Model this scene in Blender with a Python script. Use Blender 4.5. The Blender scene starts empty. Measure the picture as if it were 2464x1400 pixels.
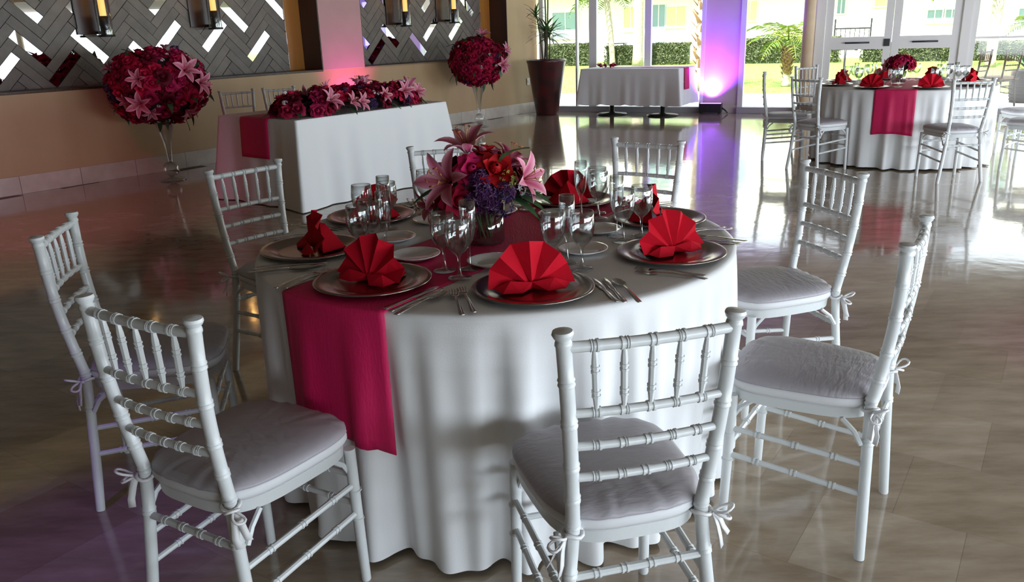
import bpy, math, random
import numpy as np
from math import sin, cos, pi, radians as R
random.seed(7)
S = bpy.context.scene
COL = S.collection

# ------------------------------------------------------------------ camera, world, sun, daylight, exposure
FPX, CH, PITCH, ROLL = 1981.08, 1.42799, 0.30938, 0.032549
cd = bpy.data.cameras.new('camera'); cam = bpy.data.objects.new('camera', cd); COL.objects.link(cam)
cd.sensor_fit = 'HORIZONTAL'; cd.sensor_width = 36.0; cd.lens = FPX / 2464 * 36.0
cd.clip_start = 0.02; cd.clip_end = 300
from mathutils import Matrix, Vector
cam.matrix_world = Matrix.Translation((0, 0, CH)) @ Matrix.Rotation(pi/2 - PITCH, 4, 'X') @ Matrix.Rotation(-ROLL, 4, 'Z')
S.camera = cam
S.view_settings.view_transform = 'Standard'; S.view_settings.look = 'None'
S.view_settings.gamma = 1.0; S.view_settings.use_curve_mapping = False
S.view_settings.exposure = 0.0
S.cycles.max_bounces = 10; S.cycles.transparent_max_bounces = 32
S.cycles.diffuse_bounces = 4; S.cycles.glossy_bounces = 5
S.cycles.caustics_reflective = False; S.cycles.caustics_refractive = False
S.cycles.sample_clamp_indirect = 6.0

W_ = bpy.data.worlds.new('sky'); S.world = W_; W_.use_nodes = True
bg = W_.node_tree.nodes['Background']; bg.inputs[0].default_value = (0.80, 0.90, 1.0, 1); bg.inputs[1].default_value = 3.6

def light(name, kind, loc, target, energy, color, **kw):
    d = bpy.data.lights.new(name, kind); d.energy = energy; d.color = color
    for k, v in kw.items(): setattr(d, k, v)
    o = bpy.data.objects.new(name, d); COL.objects.link(o); o.location = loc
    v = Vector(target) - Vector(loc); o.rotation_euler = v.to_track_quat('-Z', 'Y').to_euler()
    return o
light('sun', 'SUN', (0, 0, 20), (6.5, 9.0, 2.0), 21.0, (1.0, 0.96, 0.88), angle=R(1.0))
# daylight through the glazed wall behind and right of the camera (area lights stand in its openings)
light('daylight_rear', 'AREA', (3.1, -2.5, 0.66), (1.6, 4.0, 0.62), 125, (0.78, 0.90, 1.0), shape='RECTANGLE', size=3.2, size_y=0.9)
light('daylight_right', 'AREA', (5.95, 0.7, 0.84), (0.0, 3.6, 0.76), 370, (0.80, 0.91, 1.0), shape='RECTANGLE', size=6.0, size_y=1.35)
light('daylight_right_far', 'AREA', (7.1, 7.6, 0.85), (0.0, 9.6, 0.75), 190, (0.80, 0.91, 1.0), shape='RECTANGLE', size=4.0, size_y=1.3)
# party lights: moving heads on the ceiling and LED uplights on the floor
light('spot_violet_left', 'SPOT', (-1.6, 1.3, 2.9), (-1.30, 2.05, 0.0), 75, (0.34, 0.08, 1.0), spot_size=R(24), spot_blend=1.0, shadow_soft_size=0.05)
light('spot_magenta_right', 'SPOT', (3.4, 2.4, 2.9), (2.75, 3.25, 0.0), 95, (0.9, 0.12, 1.0), spot_size=R(28), spot_blend=1.0, shadow_soft_size=0.05)
light('spot_violet_table', 'SPOT', (-1.2, 0.4, 2.8), (-0.33, 2.27, 0.75), 13.0, (0.6, 0.15, 1.0), spot_size=R(7), spot_blend=0.9, shadow_soft_size=0.03)
light('spot_red_left', 'SPOT', (-3.0, 4.5, 3.0), (-4.0, 7.3, 0.0), 120, (1.0, 0.04, 0.34), spot_size=R(58), spot_blend=1.0, shadow_soft_size=0.1)

# ------------------------------------------------------------------ materials
def mat(name, base, rough=0.5, metal=0.0, noise=None, bump=None, coat=0.0, sheen=0.0, rand=None, vcol=False, spec=0.5, emit=None):
    m = bpy.data.materials.new(name); m.use_nodes = True
    nt = m.node_tree; N = nt.nodes; L = nt.links; b = N['Principled BSDF']
    b.inputs['Base Color'].default_value = (*base, 1); b.inputs['Roughness'].default_value = rough
    b.inputs['Metallic'].default_value = metal; b.inputs['Coat Weight'].default_value = coat
    b.inputs['Sheen Weight'].default_value = sheen; b.inputs['Specular IOR Level'].default_value = spec
    tc = N.new('ShaderNodeTexCoord'); src = None
    if vcol:
        a = N.new('ShaderNodeVertexColor'); a.layer_name = 'Col'; src = a.outputs['Color']
    if noise:                                   # (scale, colour 2, stretch xyz)
        sc, c2, st = noise[:3]
        mp = N.new('ShaderNodeMapping'); mp.inputs['Scale'].default_value = st; L.new(tc.outputs['Object'], mp.inputs['Vector'])
        n = N.new('ShaderNodeTexNoise'); n.inputs['Scale'].default_value = sc; n.inputs['Detail'].default_value = 5; L.new(mp.outputs[0], n.inputs['Vector'])
        rp = N.new('ShaderNodeValToRGB'); rp.color_ramp.elements[0].position = .35; rp.color_ramp.elements[1].position = .65
        L.new(n.outputs['Fac'], rp.inputs[0])
        mx = N.new('ShaderNodeMix'); mx.data_type = 'RGBA'; L.new(rp.outputs[0], mx.inputs[0])
        mx.inputs[6].default_value = (*base, 1); mx.inputs[7].default_value = (*c2, 1)
        if src: L.new(src, mx.inputs[6])
        src = mx.outputs[2]
    if rand:                                    # list of colours picked at random for each object
        oi = N.new('ShaderNodeObjectInfo'); rp = N.new('ShaderNodeValToRGB'); e = rp.color_ramp.elements
        for i, c in enumerate(rand):
            p = i / max(1, len(rand) - 1)
            el = e[i] if i < 2 else e.new(p)
            el.position = p; el.color = (*c, 1)
        L.new(oi.outputs['Random'], rp.inputs[0])
        if src:
            mx = N.new('ShaderNodeMix'); mx.data_type = 'RGBA'; mx.blend_type = 'MULTIPLY'; mx.inputs[0].default_value = 1
            L.new(src, mx.inputs[6]); L.new(rp.outputs[0], mx.inputs[7]); src = mx.outputs[2]
        else: src = rp.outputs[0]
    if src: L.new(src, b.inputs['Base Color'])
    if bump:                                    # (scale, strength, stretch)
        mp = N.new('ShaderNodeMapping'); mp.inputs['Scale'].default_value = bump[2]; L.new(tc.outputs['Object'], mp.inputs['Vector'])
        n = N.new('ShaderNodeTexNoise'); n.inputs['Scale'].default_value = bump[0]; n.inputs['Detail'].default_value = 3; L.new(mp.outputs[0], n.inputs['Vector'])
        bp = N.new('ShaderNodeBump'); bp.inputs['Strength'].default_value = bump[1]; bp.inputs['Distance'].default_value = 0.01
        L.new(n.outputs['Fac'], bp.inputs['Height']); L.new(bp.outputs[0], b.inputs['Normal'])
    if emit:
        b.inputs['Emission Color'].default_value = (*emit[0], 1); b.inputs['Emission Strength'].default_value = emit[1]
    return m

def glass_mat(name, tint=(1, 1, 1), edge=(0.55, 0.58, 0.6), refl=0.06, refl_edge=0.75, blend=0.35):
    m = bpy.data.materials.new(name); m.use_nodes = True
    nt = m.node_tree; N = nt.nodes; L = nt.links; N.remove(N['Principled BSDF'])
    out = N['Material Output']; lw = N.new('ShaderNodeLayerWeight'); lw.inputs[0].default_value = blend
    mx = N.new('ShaderNodeMix'); mx.data_type = 'RGBA'; mx.inputs[6].default_value = (*tint, 1); mx.inputs[7].default_value = (*edge, 1)
    L.new(lw.outputs['Facing'], mx.inputs[0])
    tr = N.new('ShaderNodeBsdfTransparent'); L.new(mx.outputs[2], tr.inputs[0])
    gl = N.new('ShaderNodeBsdfGlossy'); gl.inputs['Roughness'].default_value = 0.03
    mr = N.new('ShaderNodeMapRange'); mr.inputs[3].default_value = refl; mr.inputs[4].default_value = refl_edge
    L.new(lw.outputs['Facing'], mr.inputs[0])
    ms = N.new('ShaderNodeMixShader'); L.new(mr.outputs[0], ms.inputs[0]); L.new(tr.outputs[0], ms.inputs[1]); L.new(gl.outputs[0], ms.inputs[2])
    L.new(ms.outputs[0], out.inputs[0])
    return m

X1 = (1, 1, 1)
M = {}
M['chair'] = mat('white_painted_wood', (0.64, 0.66, 0.665), 0.32, bump=(60, .08, X1))
M['brown_chair'] = mat('brown_wood', (0.075, 0.034, 0.013), 0.5)
M['cushion'] = mat('silver_satin', (0.38, 0.355, 0.385), 0.5, bump=(26, .25, (1, 3, 1)))
M['cushion_side'] = mat('white_piping', (0.68, 0.68, 0.70), 0.6)
M['brown_cushion'] = mat('beige_cushion', (0.26, 0.18, 0.10), 0.7)
M['tie'] = mat('white_ribbon', (0.75, 0.74, 0.75), 0.5)
M['cloth'] = mat('white_tablecloth', (0.78, 0.78, 0.79), 0.8, bump=(300, .06, X1))
M['runner'] = mat('fuchsia_satin', (0.62, 0.006, 0.10), 0.6, bump=(40, .15, (4, 1, 1)))
M['napkin'] = mat('crimson_napkin', (0.52, 0.004, 0.018), 0.8, spec=.15, bump=(200, .1, X1))
M['charger'] = mat('pewter_metal', (0.34, 0.28, 0.25), 0.2, 1.0)
M['steel'] = mat('polished_steel', (0.62, 0.58, 0.55), 0.16, 1.0)
M['china'] = mat('white_china', (0.86, 0.87, 0.87), 0.15, coat=.5)
M['glass'] = glass_mat('clear_glass', (0.98, .99, .99), (0.55, .57, .58), .05, .85, .30)
M['pane'] = glass_mat('window_glass', (0.97, .98, .98), (0.8, .84, .84), .015, .22, .3)
M['rose'] = mat('rose_petals', (.5, .02, .1), 0.7, spec=.2, rand=[(.10, .002, .012), (.22, .003, .025), (.40, .006, .05), (.46, .008, .045), (.14, .002, .016), (.42, .012, .085)])
M['redrose'] = mat('red_rose_petals', (.40, .006, .010), 0.65, spec=.2)
M['lily'] = mat('lily_petals', (.8, .3, .45), 0.55, vcol=True)
M['purple'] = mat('purple_blossom', (.16, .03, .30), 0.6, rand=[(.018, .005, .06), (.06, .006, .065), (.018, .007, .055)])
M['lime'] = mat('lime_filler', (.5, .6, .15), 0.6)
M['white_bloom'] = mat('white_blossom', (.75, .68, .72), 0.6)
M['leaf'] = mat('dark_leaf', (.022, .07, .022), 0.4, noise=(20, (.04, .12, .04), X1))
M['greenstem'] = mat('green_stems', (.07, .14, .05), .5)
M['foam'] = mat('packed_greenery', (.03, .012, .016), 0.9)
M['stamen'] = mat('lily_stamen', (.35, .12, .04), 0.6)
M['wall'] = mat('tan_wall', (.52, .36, .20), 0.55, noise=(1.6, (.45, .30, .155), (1, 1, .25)))
M['cream'] = mat('cream_plaster', (.52, .44, .38), 0.7, noise=(3, (.49, .41, .35), X1))
M['pier'] = mat('rose_plaster', (.42, .31, .27), 0.7, noise=(3, (.39, .29, .25), X1))
M['skirting'] = mat('cream_marble', (.66, .60, .52), 0.25, noise=(6, (.56, .49, .42), X1), rand=[(.9, .9, .9), (1, 1, 1), (.95, .94, .92)])
M['dark'] = mat('dark_recess', (.03, .025, .02), 0.8)
M['plank'] = mat('grey_brown_plank', (.195, .165, .138), 0.5, noise=(8, (.155, .13, .108), (1, 1, 1)), rand=[(.72, .72, .72), (1, .98, .95), (.86, .86, .84)], bump=(30, .3, X1))
M['mirror'] = mat('mirror_glass', (.92, .94, .95), 0.015, 1.0); M['mirror_painted_violet'] = mat('mirror_glass_painted_reflection', (.42, .30, .85), 0.02, 1.0)  # second mirror: reflected violet light is painted into its base colour
M['mahogany'] = mat('dark_mahogany', (.055, .017, .009), 0.3, noise=(5, (.035, .012, .007), (1, 1, .2)))
M['amber'] = mat('amber_wood', (.42, .17, .03), 0.22, noise=(5, (.34, .12, .02), (1, 1, .15)), coat=.4)
M['black'] = mat('black_metal', (.015, .015, .017), 0.4)
M['darkiron'] = mat('dark_iron', (.04, .038, .036), 0.35, .6)
M['flame'] = mat('candle_flame', (1, .6, .2), 0.5, emit=((1.0, .55, .16), 14))
M['wax'] = mat('wax_candle', (.8, .6, .35), 0.5, emit=((1.0, .5, .12), 1.6))
M['frame'] = mat('white_aluminium', (.70, .68, .68), 0.4)
M['sill'] = mat('grey_sill', (.36, .34, .36), 0.5)
M['pot'] = mat('oxblood_glaze', (.028, .014, .014), 0.28, noise=(5, (.085, .012, .014), X1))
M['soil'] = mat('potting_soil', (.03, .02, .015), 0.9)
M['stem'] = mat('plant_stem', (.12, .10, .06), 0.7)
M['plantleaf'] = mat('dracaena_leaf', (.045, .13, .035), 0.4, noise=(30, (.10, .20, .05), X1))
M['tabletop'] = mat('plywood', (.35, .24, .14), 0.6)
M['lens'] = mat('led_lens', (.4, .2, 1), 0.3, emit=((.45, .1, 1.0), 6))
M['ceiling_and_light_block'] = mat('ceiling_plaster', (.20, .16, .125), 0.8); M['rearwall'] = mat('tan_plaster', (.34, .27, .19), 0.8)
M['switch'] = mat('white_plastic', (.8, .78, .74), 0.4)
M['lawn'] = mat('lawn', (.15, .27, .03), 0.9, noise=(2.5, (.21, .32, .045), X1))
M['grass'] = mat('grass_blades', (.17, .29, .035), 0.8)
M['path'] = mat('white_concrete', (.75, .73, .70), 0.8)
M['facade'] = mat('white_stucco', (.85, .82, .74), 0.9)
M['yellow'] = mat('yellow_stucco', (.82, .70, .38), 0.9)
M['bluepane'] = mat('dark_window_pane', (.24, .34, .35), 0.2)
M['hedge'] = mat('hedge_leaves', (.055, .075, .028), 0.8, noise=(9, (.10, .115, .05), X1))
M['bark'] = mat('palm_bark', (.46, .40, .33), 0.9, noise=(14, (.28, .22, .16), (1, 1, 4)))
M['boot'] = mat('palm_leaf_bases', (.28, .16, .07), 0.9, noise=(9, (.16, .08, .03), X1))
M['frond'] = mat('palm_frond', (.055, .12, .006), 0.6, noise=(4, (.14, .17, .010), X1))
M['stone'] = mat('tan_concrete_column', (.66, .50, .34), 0.7, noise=(5, (.58, .43, .28), X1))
M['wicker'] = mat('brown_wicker', (.09, .055, .025), 0.7, noise=(40, (.05, .03, .015), (1, 1, 3)))

def floor_mat():
    m = mat('polished_travertine', (.30, .25, .20), 0.10, spec=.6, coat=.45)
    nt = m.node_tree; N = nt.nodes; L = nt.links; b = N['Principled BSDF']; b.inputs['Coat Roughness'].default_value = .06
    g = N.new('ShaderNodeNewGeometry'); oi = N.new('ShaderNodeObjectInfo')
    add = N.new('ShaderNodeMath'); L.new(oi.outputs['Random'], add.inputs[0]); L.new(g.outputs['Random Per Island'], add.inputs[1])
    fr = N.new('ShaderNodeMath'); fr.operation = 'FRACT'; L.new(add.outputs[0], fr.inputs[0])
    rp = N.new('ShaderNodeValToRGB'); e = rp.color_ramp.elements
    cols = [(.295, .228, .165), (.385, .318, .248), (.325, .258, .188), (.43, .36, .285), (.35, .285, .222)]
    for i, c in enumerate(cols):
        el = e[i] if i < 2 else e.new(i/4)
        el.position = i/4; el.color = (*c, 1)
    L.new(fr.outputs[0], rp.inputs[0])
    mp = N.new('ShaderNodeMapping'); mp.inputs['Rotation'].default_value = (0, 0, R(34)); mp.inputs['Scale'].default_value = (.6, 2.2, 1); L.new(g.outputs['Position'], mp.inputs[0])
    n = N.new('ShaderNodeTexNoise'); n.inputs['Scale'].default_value = 5; n.inputs['Detail'].default_value = 8; n.inputs['Roughness'].default_value = .62; L.new(mp.outputs[0], n.inputs['Vector'])
    r2 = N.new('ShaderNodeValToRGB'); r2.color_ramp.elements[0].position = .36; r2.color_ramp.elements[0].color = (.74, .69, .62, 1)
    r2.color_ramp.elements[1].position = .64; r2.color_ramp.elements[1].color = (1.12, 1.1, 1.08, 1); L.new(n.outputs['Fac'], r2.inputs[0])
    mx = N.new('ShaderNodeMix'); mx.data_type = 'RGBA'; mx.blend_type = 'MULTIPLY'; mx.inputs[0].default_value = 1
    L.new(rp.outputs[0], mx.inputs[6]); L.new(r2.outputs[0], mx.inputs[7]); L.new(mx.outputs[2], b.inputs['Base Color'])
    n2 = N.new('ShaderNodeTexNoise'); n2.inputs['Scale'].default_value = 7; n2.inputs['Detail'].default_value = 2; L.new(g.outputs['Position'], n2.inputs['Vector'])
    bp = N.new('ShaderNodeBump'); bp.inputs['Strength'].default_value = .07; bp.inputs['Distance'].default_value = .01
    L.new(n2.outputs['Fac'], bp.inputs['Height']); L.new(bp.outputs[0], b.inputs['Normal']); L.new(bp.outputs[0], b.inputs['Coat Normal'])
    return m
M['floor'] = floor_mat(); M['grout'] = mat('brown_grout', (.16, .13, .10), 0.6)

# ------------------------------------------------------------------ helpers
class MB:
    def __init__(s): s.v = []; s.f = []; s.c = None
    def add(s, vs, fs):
        o = len(s.v); s.v += [tuple(p) for p in vs]; s.f += [tuple(i + o for i in f) for f in fs]; return s
    def box(s, lo, hi, T=None):
        x0, y0, z0 = lo; x1, y1, z1 = hi
        vs = [(x0,y0,z0),(x1,y0,z0),(x1,y1,z0),(x0,y1,z0),(x0,y0,z1),(x1,y0,z1),(x1,y1,z1),(x0,y1,z1)]
        if T: vs = [T(*p) for p in vs]
        return s.add(vs, [(3,2,1,0),(4,5,6,7),(0,1,5,4),(1,2,6,5),(2,3,7,6),(3,0,4,7)])
    def prism(s, poly, h0, h1, T):              # poly in (a, b); T(a, b, h) -> xyz
        n = len(poly); vs = [T(a, b, h0) for a, b in poly] + [T(a, b, h1) for a, b in poly]
        return s.add(vs, [tuple(range(n))[::-1], tuple(range(n, 2*n))] + [(i, (i+1) % n, (i+1) % n + n, i + n) for i in range(n)])
    def tube(s, pts, rad, n=10, cap=True):
        P = [np.array(p, float) for p in pts]; k = len(P)
        if not hasattr(rad, '__len__'): rad = [rad]*k
        t0 = P[-1] - P[0]; ref = np.array([0,0,1.]) if abs(t0[2]) < .8*np.linalg.norm(t0) + 1e-9 else np.array([1.,0,0])
        vs = []
        for i in range(k):
            t = P[min(i+1,k-1)] - P[max(i-1,0)]; t = t/(np.linalg.norm(t)+1e-12)
            a = np.cross(ref, t); a /= np.linalg.norm(a)+1e-12; b = np.cross(t, a)
            for j in range(n):
                q = 2*pi*j/n; vs.append(P[i] + rad[i]*(cos(q)*a + sin(q)*b))
        fs = [(i*n+j, i*n+(j+1)%n, (i+1)*n+(j+1)%n, (i+1)*n+j) for i in range(k-1) for j in range(n)]
        if cap: fs += [tuple(range(n))[::-1], tuple(range((k-1)*n, k*n))]
        return s.add(vs, fs)
    def lathe(s, prof, n=24, c=(0,0,0), close=False):   # prof: list of (r, z)
        vs = []; k = len(prof)
        for r, z in prof:
            for j in range(n): q = 2*pi*j/n; vs.append((c[0]+r*cos(q), c[1]+r*sin(q), c[2]+z))
        m = k if close else k-1
        fs = [(i*n+j, i*n+(j+1)%n, ((i+1)%k)*n+(j+1)%n, ((i+1)%k)*n+j) for i in range(m) for j in range(n)]
        return s.add(vs, fs)
    def disc(s, r, z, n=24, c=(0,0,0), up=True):
        vs = [(c[0]+r*cos(2*pi*j/n), c[1]+r*sin(2*pi*j/n), c[2]+z) for j in range(n)]
        return s.add(vs, [tuple(range(n)) if up else tuple(range(n))[::-1]])
    def grid(s, fn, nu, nv, wrap=False):
        vs = [fn(i, j) for i in range(nu) for j in range(nv)]
        fs = [(i*nv+j, ((i+1)%nu)*nv+j, ((i+1)%nu)*nv+j+1, i*nv+j+1) for i in range(nu if wrap else nu-1) for j in range(nv-1)]
        return s.add(vs, fs)
    def mesh(s, name, material, smooth=True, cols=None):
        me = bpy.data.meshes.new(name); me.from_pydata([tuple(map(float, p)) for p in s.v], [], s.f)
        me.materials.append(material)
        if smooth: me.polygons.foreach_set('use_smooth', [True]*len(me.polygons))
        if cols is not None:
            a = me.color_attributes.new('Col', 'FLOAT_COLOR', 'POINT')
            a.data.foreach_set('color', np.array([(*c, 1) for c in cols], 'f').ravel())
        me.update(); return me
    def build(s, name, material, parent=None, smooth=True, cols=None):
        return link(name, s.mesh(name, material, smooth, cols), parent)

def link(name, me, parent=None):
    o = bpy.data.objects.new(name, me); COL.objects.link(o)
    if parent is not None: o.parent = parent
    return o
def sharp(o, ang=40):
    me = o.data; me.update(); me.polygons.foreach_set('use_smooth', [True]*len(me.polygons)); me.set_sharp_from_angle(angle=R(ang)); return o
def bev(o, w=.003, seg=2):
    md = o.modifiers.new('bevel', 'BEVEL'); md.width = w; md.segments = seg; md.limit_method = 'ANGLE'; md.angle_limit = R(40); return o
def thing(name, label, cat, loc=(0,0,0), rz=0, group=None):
    o = bpy.data.objects.new(name, None); COL.objects.link(o); o.empty_display_size = .1
    o.location = loc; o.rotation_euler = (0, 0, rz); o['label'] = label; o['category'] = cat
    if group: o['group'] = group
    return o
def tag(o, label, cat, group=None, kind=None):
    o['label'] = label; o['category'] = cat
    if group: o['group'] = group
    if kind: o['kind'] = kind
    return o
def struct(o, label=None):
    o['kind'] = 'structure'
    if label: o['label'] = label
    return o
def kids(o): return [c for c in COL.objects if c.parent == o]
CH_CACHE = {}
def copy_tree(o, label=None, loc=None, rz=None, parent=None, cache=None):
    c = o.copy(); COL.objects.link(c)
    if parent is not None: c.parent = parent
    if label: c['label'] = label
    if loc is not None: c.location = loc
    if rz is not None: c.rotation_euler = (0, 0, rz)
    ch = CH_CACHE.get(o.name)
    if ch is None: ch = [k for k in o.children]; CH_CACHE[o.name] = ch
    for k in ch: copy_tree(k, parent=c)
    return c
def rot2(a): return np.array([[cos(a), -sin(a)], [sin(a), cos(a)]])

# ------------------------------------------------------------------ the room
A0 = np.array([-4.98285, 8.01024]); E1 = np.array([0.62546, 0.78025]); N1 = np.array([0.78025, -0.62546])
def WL(u, off, z): p = A0 + E1*u - N1*off; return (p[0], p[1], z)          # left wall: along, into the wall, up
G0 = np.array([0.6, 14.92]); EG = np.array([0.91857, -0.39526]); NG = np.array([-0.39526, -0.91857])
def GL(u, off, z): p = G0 + EG*u - NG*off; return (p[0], p[1], z)          # glazed wall; off > 0 is outdoors
PA = WL(-7.0, 0, 0)[:2]; PB = tuple(G0); PC = GL(7.95, 0, 0)[:2]; PD = (5.6, -2.6)
U_END = float((G0 - A0) @ E1)
HC = 3.1

# floor slab below the tiles
sl = MB(); poly = [PA, (PA[0]+2.0, -2.6), PD, PC, PB]
sl.add([(*p, -.0008) for p in poly] + [(*p, -.25) for p in poly], [(0,1,2,3,4), (9,8,7,6,5)] + [(i, i+5, (i+1)%5+5, (i+1)%5) for i in range(5)])
floor = struct(sl.build('floor', M['grout'], None, False), 'polished beige travertine floor with large square tiles')
TS = .40; TR = R(-34)
ta, tb = np.array([cos(TR), sin(TR)]), np.array([-sin(TR), cos(TR)])
def inside(p):
    for a, b in zip(poly, poly[1:] + poly[:1]):
        if (b[0]-a[0])*(p[1]-a[1]) - (b[1]-a[1])*(p[0]-a[0]) < -.02: return False
    return True
tile = MB(); g = .0003; bz = .0002; h = TS/2 - g
tile.box((-h, -h, -.0006), (h, h, 0))
tile_me = tile.mesh('tile', M['floor'], False)
cands = []
for i in range(-60, 61):
    for j in range(-60, 61):
        c = ta*(i*TS + (TS/2 if j % 2 else 0) + .33) + tb*(j*TS + .21)
        if inside(c):
            d = np.hypot(*c); ang = math.atan2(c[0], max(c[1], .01))
            seen = c[1] > 1.2 and abs(ang) < .64
            cands.append((0 if seen else 1, d, tuple(c)))
cands.sort()
rest = MB()
for k, (s_, d, c) in enumerate(cands):
    if k < 300:
        o = link('tile', tile_me, floor); o.location = (*c, 0); o.rotation_euler = (0, 0, TR)
    else:
        rest.add([(c[0] + cos(TR)*x - sin(TR)*y, c[1] + sin(TR)*x + cos(TR)*y, z) for x, y, z in tile.v], tile.f)
o = rest.build('distant_tiles', M['floor'], floor, False); o['kind'] = 'stuff'

# left wall with two recessed niches
NZ0, NZ1 = .975, 2.62
N1A, N1B, N2A, N2B = -1.4, 4.147, 4.87, 8.07
b = MB()
b.box((-7, 0, -.25), (U_END, .45, NZ0), WL); b.box((-7, 0, NZ1), (U_END, .45, HC), WL)
b.box((-7, .42, NZ0), (U_END, .5, NZ1), WL); b.box((-7, 0, NZ0), (N1A, .45, NZ1), WL); b.box((N2B, 0, NZ0), (U_END, .45, NZ1), WL)
wall_left = struct(b.build('wall_left', M['wall'], None, False), 'tan wall with two recessed mirrored niches')
b = MB(); b.box((N1B, -.004, NZ0), (N2A, .42, NZ1), WL)
b.build('pilaster', M['pier'], wall_left, False)['label'] = 'pale plaster pier between the two niches, lit pink'
for a, bb, in ((N1A, N1B), (N2A, N2B)):
    j = MB(); j.box((bb - .012, .0, NZ0), (bb + .001, .42, NZ1), WL); j.build('niche_jamb', M['mahogany'], wall_left, False)['label'] = 'dark mahogany niche jamb'
    j = MB(); j.box((a - .001, .0, NZ0), (a + .012, .42, NZ1), WL); j.build('niche_jamb', M['mahogany'], wall_left, False)['label'] = 'dark mahogany niche jamb'
    j = MB(); j.box((bb - .27, .355, NZ0), (bb - .012, .42, NZ1), WL); bev(j.build('amber_strip', M['amber'], wall_left, False), .01)['label'] = 'glossy amber wood strip'
    j = MB(); j.box((a, .0, NZ0 - .02), (bb, .42, NZ0 + .004), WL); j.build('niche_sill', M['mahogany'], wall_left, False)
# stone baseboard in blocks
bb_ = struct(MB().box((-7, -.010, 0), (U_END, .0, .17), WL).build('baseboard_left', M['dark'], None, False), 'cream stone baseboard along the left wall')
u = -7.0
while u < U_END - .05:
    u2 = min(u + .60, U_END)
    o = MB().box((u + .002, -.022, .001), (u2 - .002, -.009, .178), WL).build('stone_block', M['skirting'], bb_, False); u = u2
# other walls, ceiling
b = MB()
def wallbox(mb, p, q, z0, z1, t=.25, out=1):
    z0 = -.25 if z0 == 0 else z0
    p, q = np.array(p), np.array(q); d = (q-p)/np.linalg.norm(q-p); n = np.array([d[1], -d[0]])*out*t
    mb.add([(*p,z0),(*q,z0),(*(q+n),z0),(*(p+n),z0),(*p,z1),(*q,z1),(*(q+n),z1),(*(p+n),z1)], [(3,2,1,0),(4,5,6,7),(0,1,5,4),(1,2,6,5),(2,3,7,6),(3,0,4,7)])
# rear wall: glazed from x = 0.6 to x = 8
yr = -2.6
for x0, x1, z0, z1 in ((PA[0]+2.0-.2, 1.6, 0, HC), (1.6, 5.2, 2.4, HC), (1.6, 5.2, 0, .1), (5.2, 5.8, 0, HC)):
    wallbox(b, (x0, yr), (x1, yr), z0, z1)
struct(b.build('wall_rear', M['rearwall'], None, False))
b = MB(); wallbox(b, PA, (PA[0]+2.0, yr), 0, HC); struct(b.build('wall_corner', M['rearwall'], None, False))
# right wall: glazed between y = 0 and y = 9.5
b = MB(); xr = lambda y: PD[0] + (PC[0]-PD[0])*(y-PD[1])/(PC[1]-PD[1])
for y0, y1, z0, z1 in ((yr, -2.2, 0, HC), (-2.2, 11.5, 2.3, HC), (-2.2, 11.5, 0, .10), (11.5, PC[1], 0, HC)):
    wallbox(b, (xr(y0), y0), (xr(y1), y1), z0, z1)
for y in (0.2, 2.7, 5.2, 7.7): wallbox(b, (xr(y), y-.05), (xr(y), y+.05), .1, 2.5, .12)
struct(b.build('wall_right', M['rearwall'], None, False))
b = MB(); cp = [(PA[0]-1, PA[1]+.3), (PA[0]+1.8, yr-.25), (PD[0]+.3, yr-.25), (PC[0]+.6, PC[1]+.4), (PB[0]-.3, PB[1]+.9), WL(-7, .6, 0)[:2]]
b.box((-9, yr-12, 2.6), (24, yr-.3, 2.75)); b.box((PC[0]+.3, yr-.3, 2.6), (24, 9.5, 2.75)); b.box((5.95, yr-.3, 2.6), (PC[0]+.3, 5.5, 2.75))  # unseen outdoor roof slabs, added to block sky and sun light
n = len(cp); b.add([(*p, HC) for p in cp] + [(*p, HC+.2) for p in cp], [tuple(range(n))[::-1], tuple(range(n, 2*n))] + [(i,(i+1)%n,(i+1)%n+n,i+n) for i in range(n)])
struct(b.build('ceiling_and_light_block', M['ceiling_and_light_block'], None, False))

# ---- herringbone lattice panels with mirror planks
PW = .10
def clip(poly_, ax, v, keep_less):
    out = []
    for i in range(len(poly_)):
        p, q = poly_[i], poly_[(i+1) % len(poly_)]
        ip = (p[ax] <= v) if keep_less else (p[ax] >= v); iq = (q[ax] <= v) if keep_less else (q[ax] >= v)
        if ip: out.append(p)
        if ip != iq:
            t = (v - p[ax])/(q[ax]-p[ax]); out.append((p[0]+t*(q[0]-p[0]), p[1]+t*(q[1]-p[1])))
    return out
def herringbone(u0, u1, z0, z1, ph, PL, gp=.0025):
    res = []; r = rot2(R(45)); uc, zc = 0, 0
    for k in range(-8, 44):
        for m in range(-8, 20):
            ox, oy = k*PW + m*PL + ph[0], k*PW - m*PL + ph[1]
            for kind, (x0, y0, x1, y1) in ((1, (ox, oy, ox+PL, oy+PW)), (-1, (ox, oy+PW, ox+PW, oy+PW+PL))):
                q = [(x0+gp, y0+gp), (x1-gp, y0+gp), (x1-gp, y1-gp), (x0+gp, y1-gp)]
                q = [tuple(r @ np.array(p) + (uc, zc)) for p in q]
                mid = np.mean(q, 0)
                if not (u0-.4 < mid[0] < u1+.4 and z0-.4 < mid[1] < z1+.4): continue
                for ax, v, kl in ((0, u0, False), (0, u1, True), (1, z0, False), (1, z1, True)):
                    q = clip(q, ax, v, kl)
                    if len(q) < 3: break
                if len(q) < 3: continue
                ar = .5*abs(sum(q[i][0]*q[(i+1)%len(q)][1] - q[(i+1)%len(q)][0]*q[i][1] for i in range(len(q))))
                if ar > .0: res.append((kind, tuple(mid), q, ar))
    return res
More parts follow.
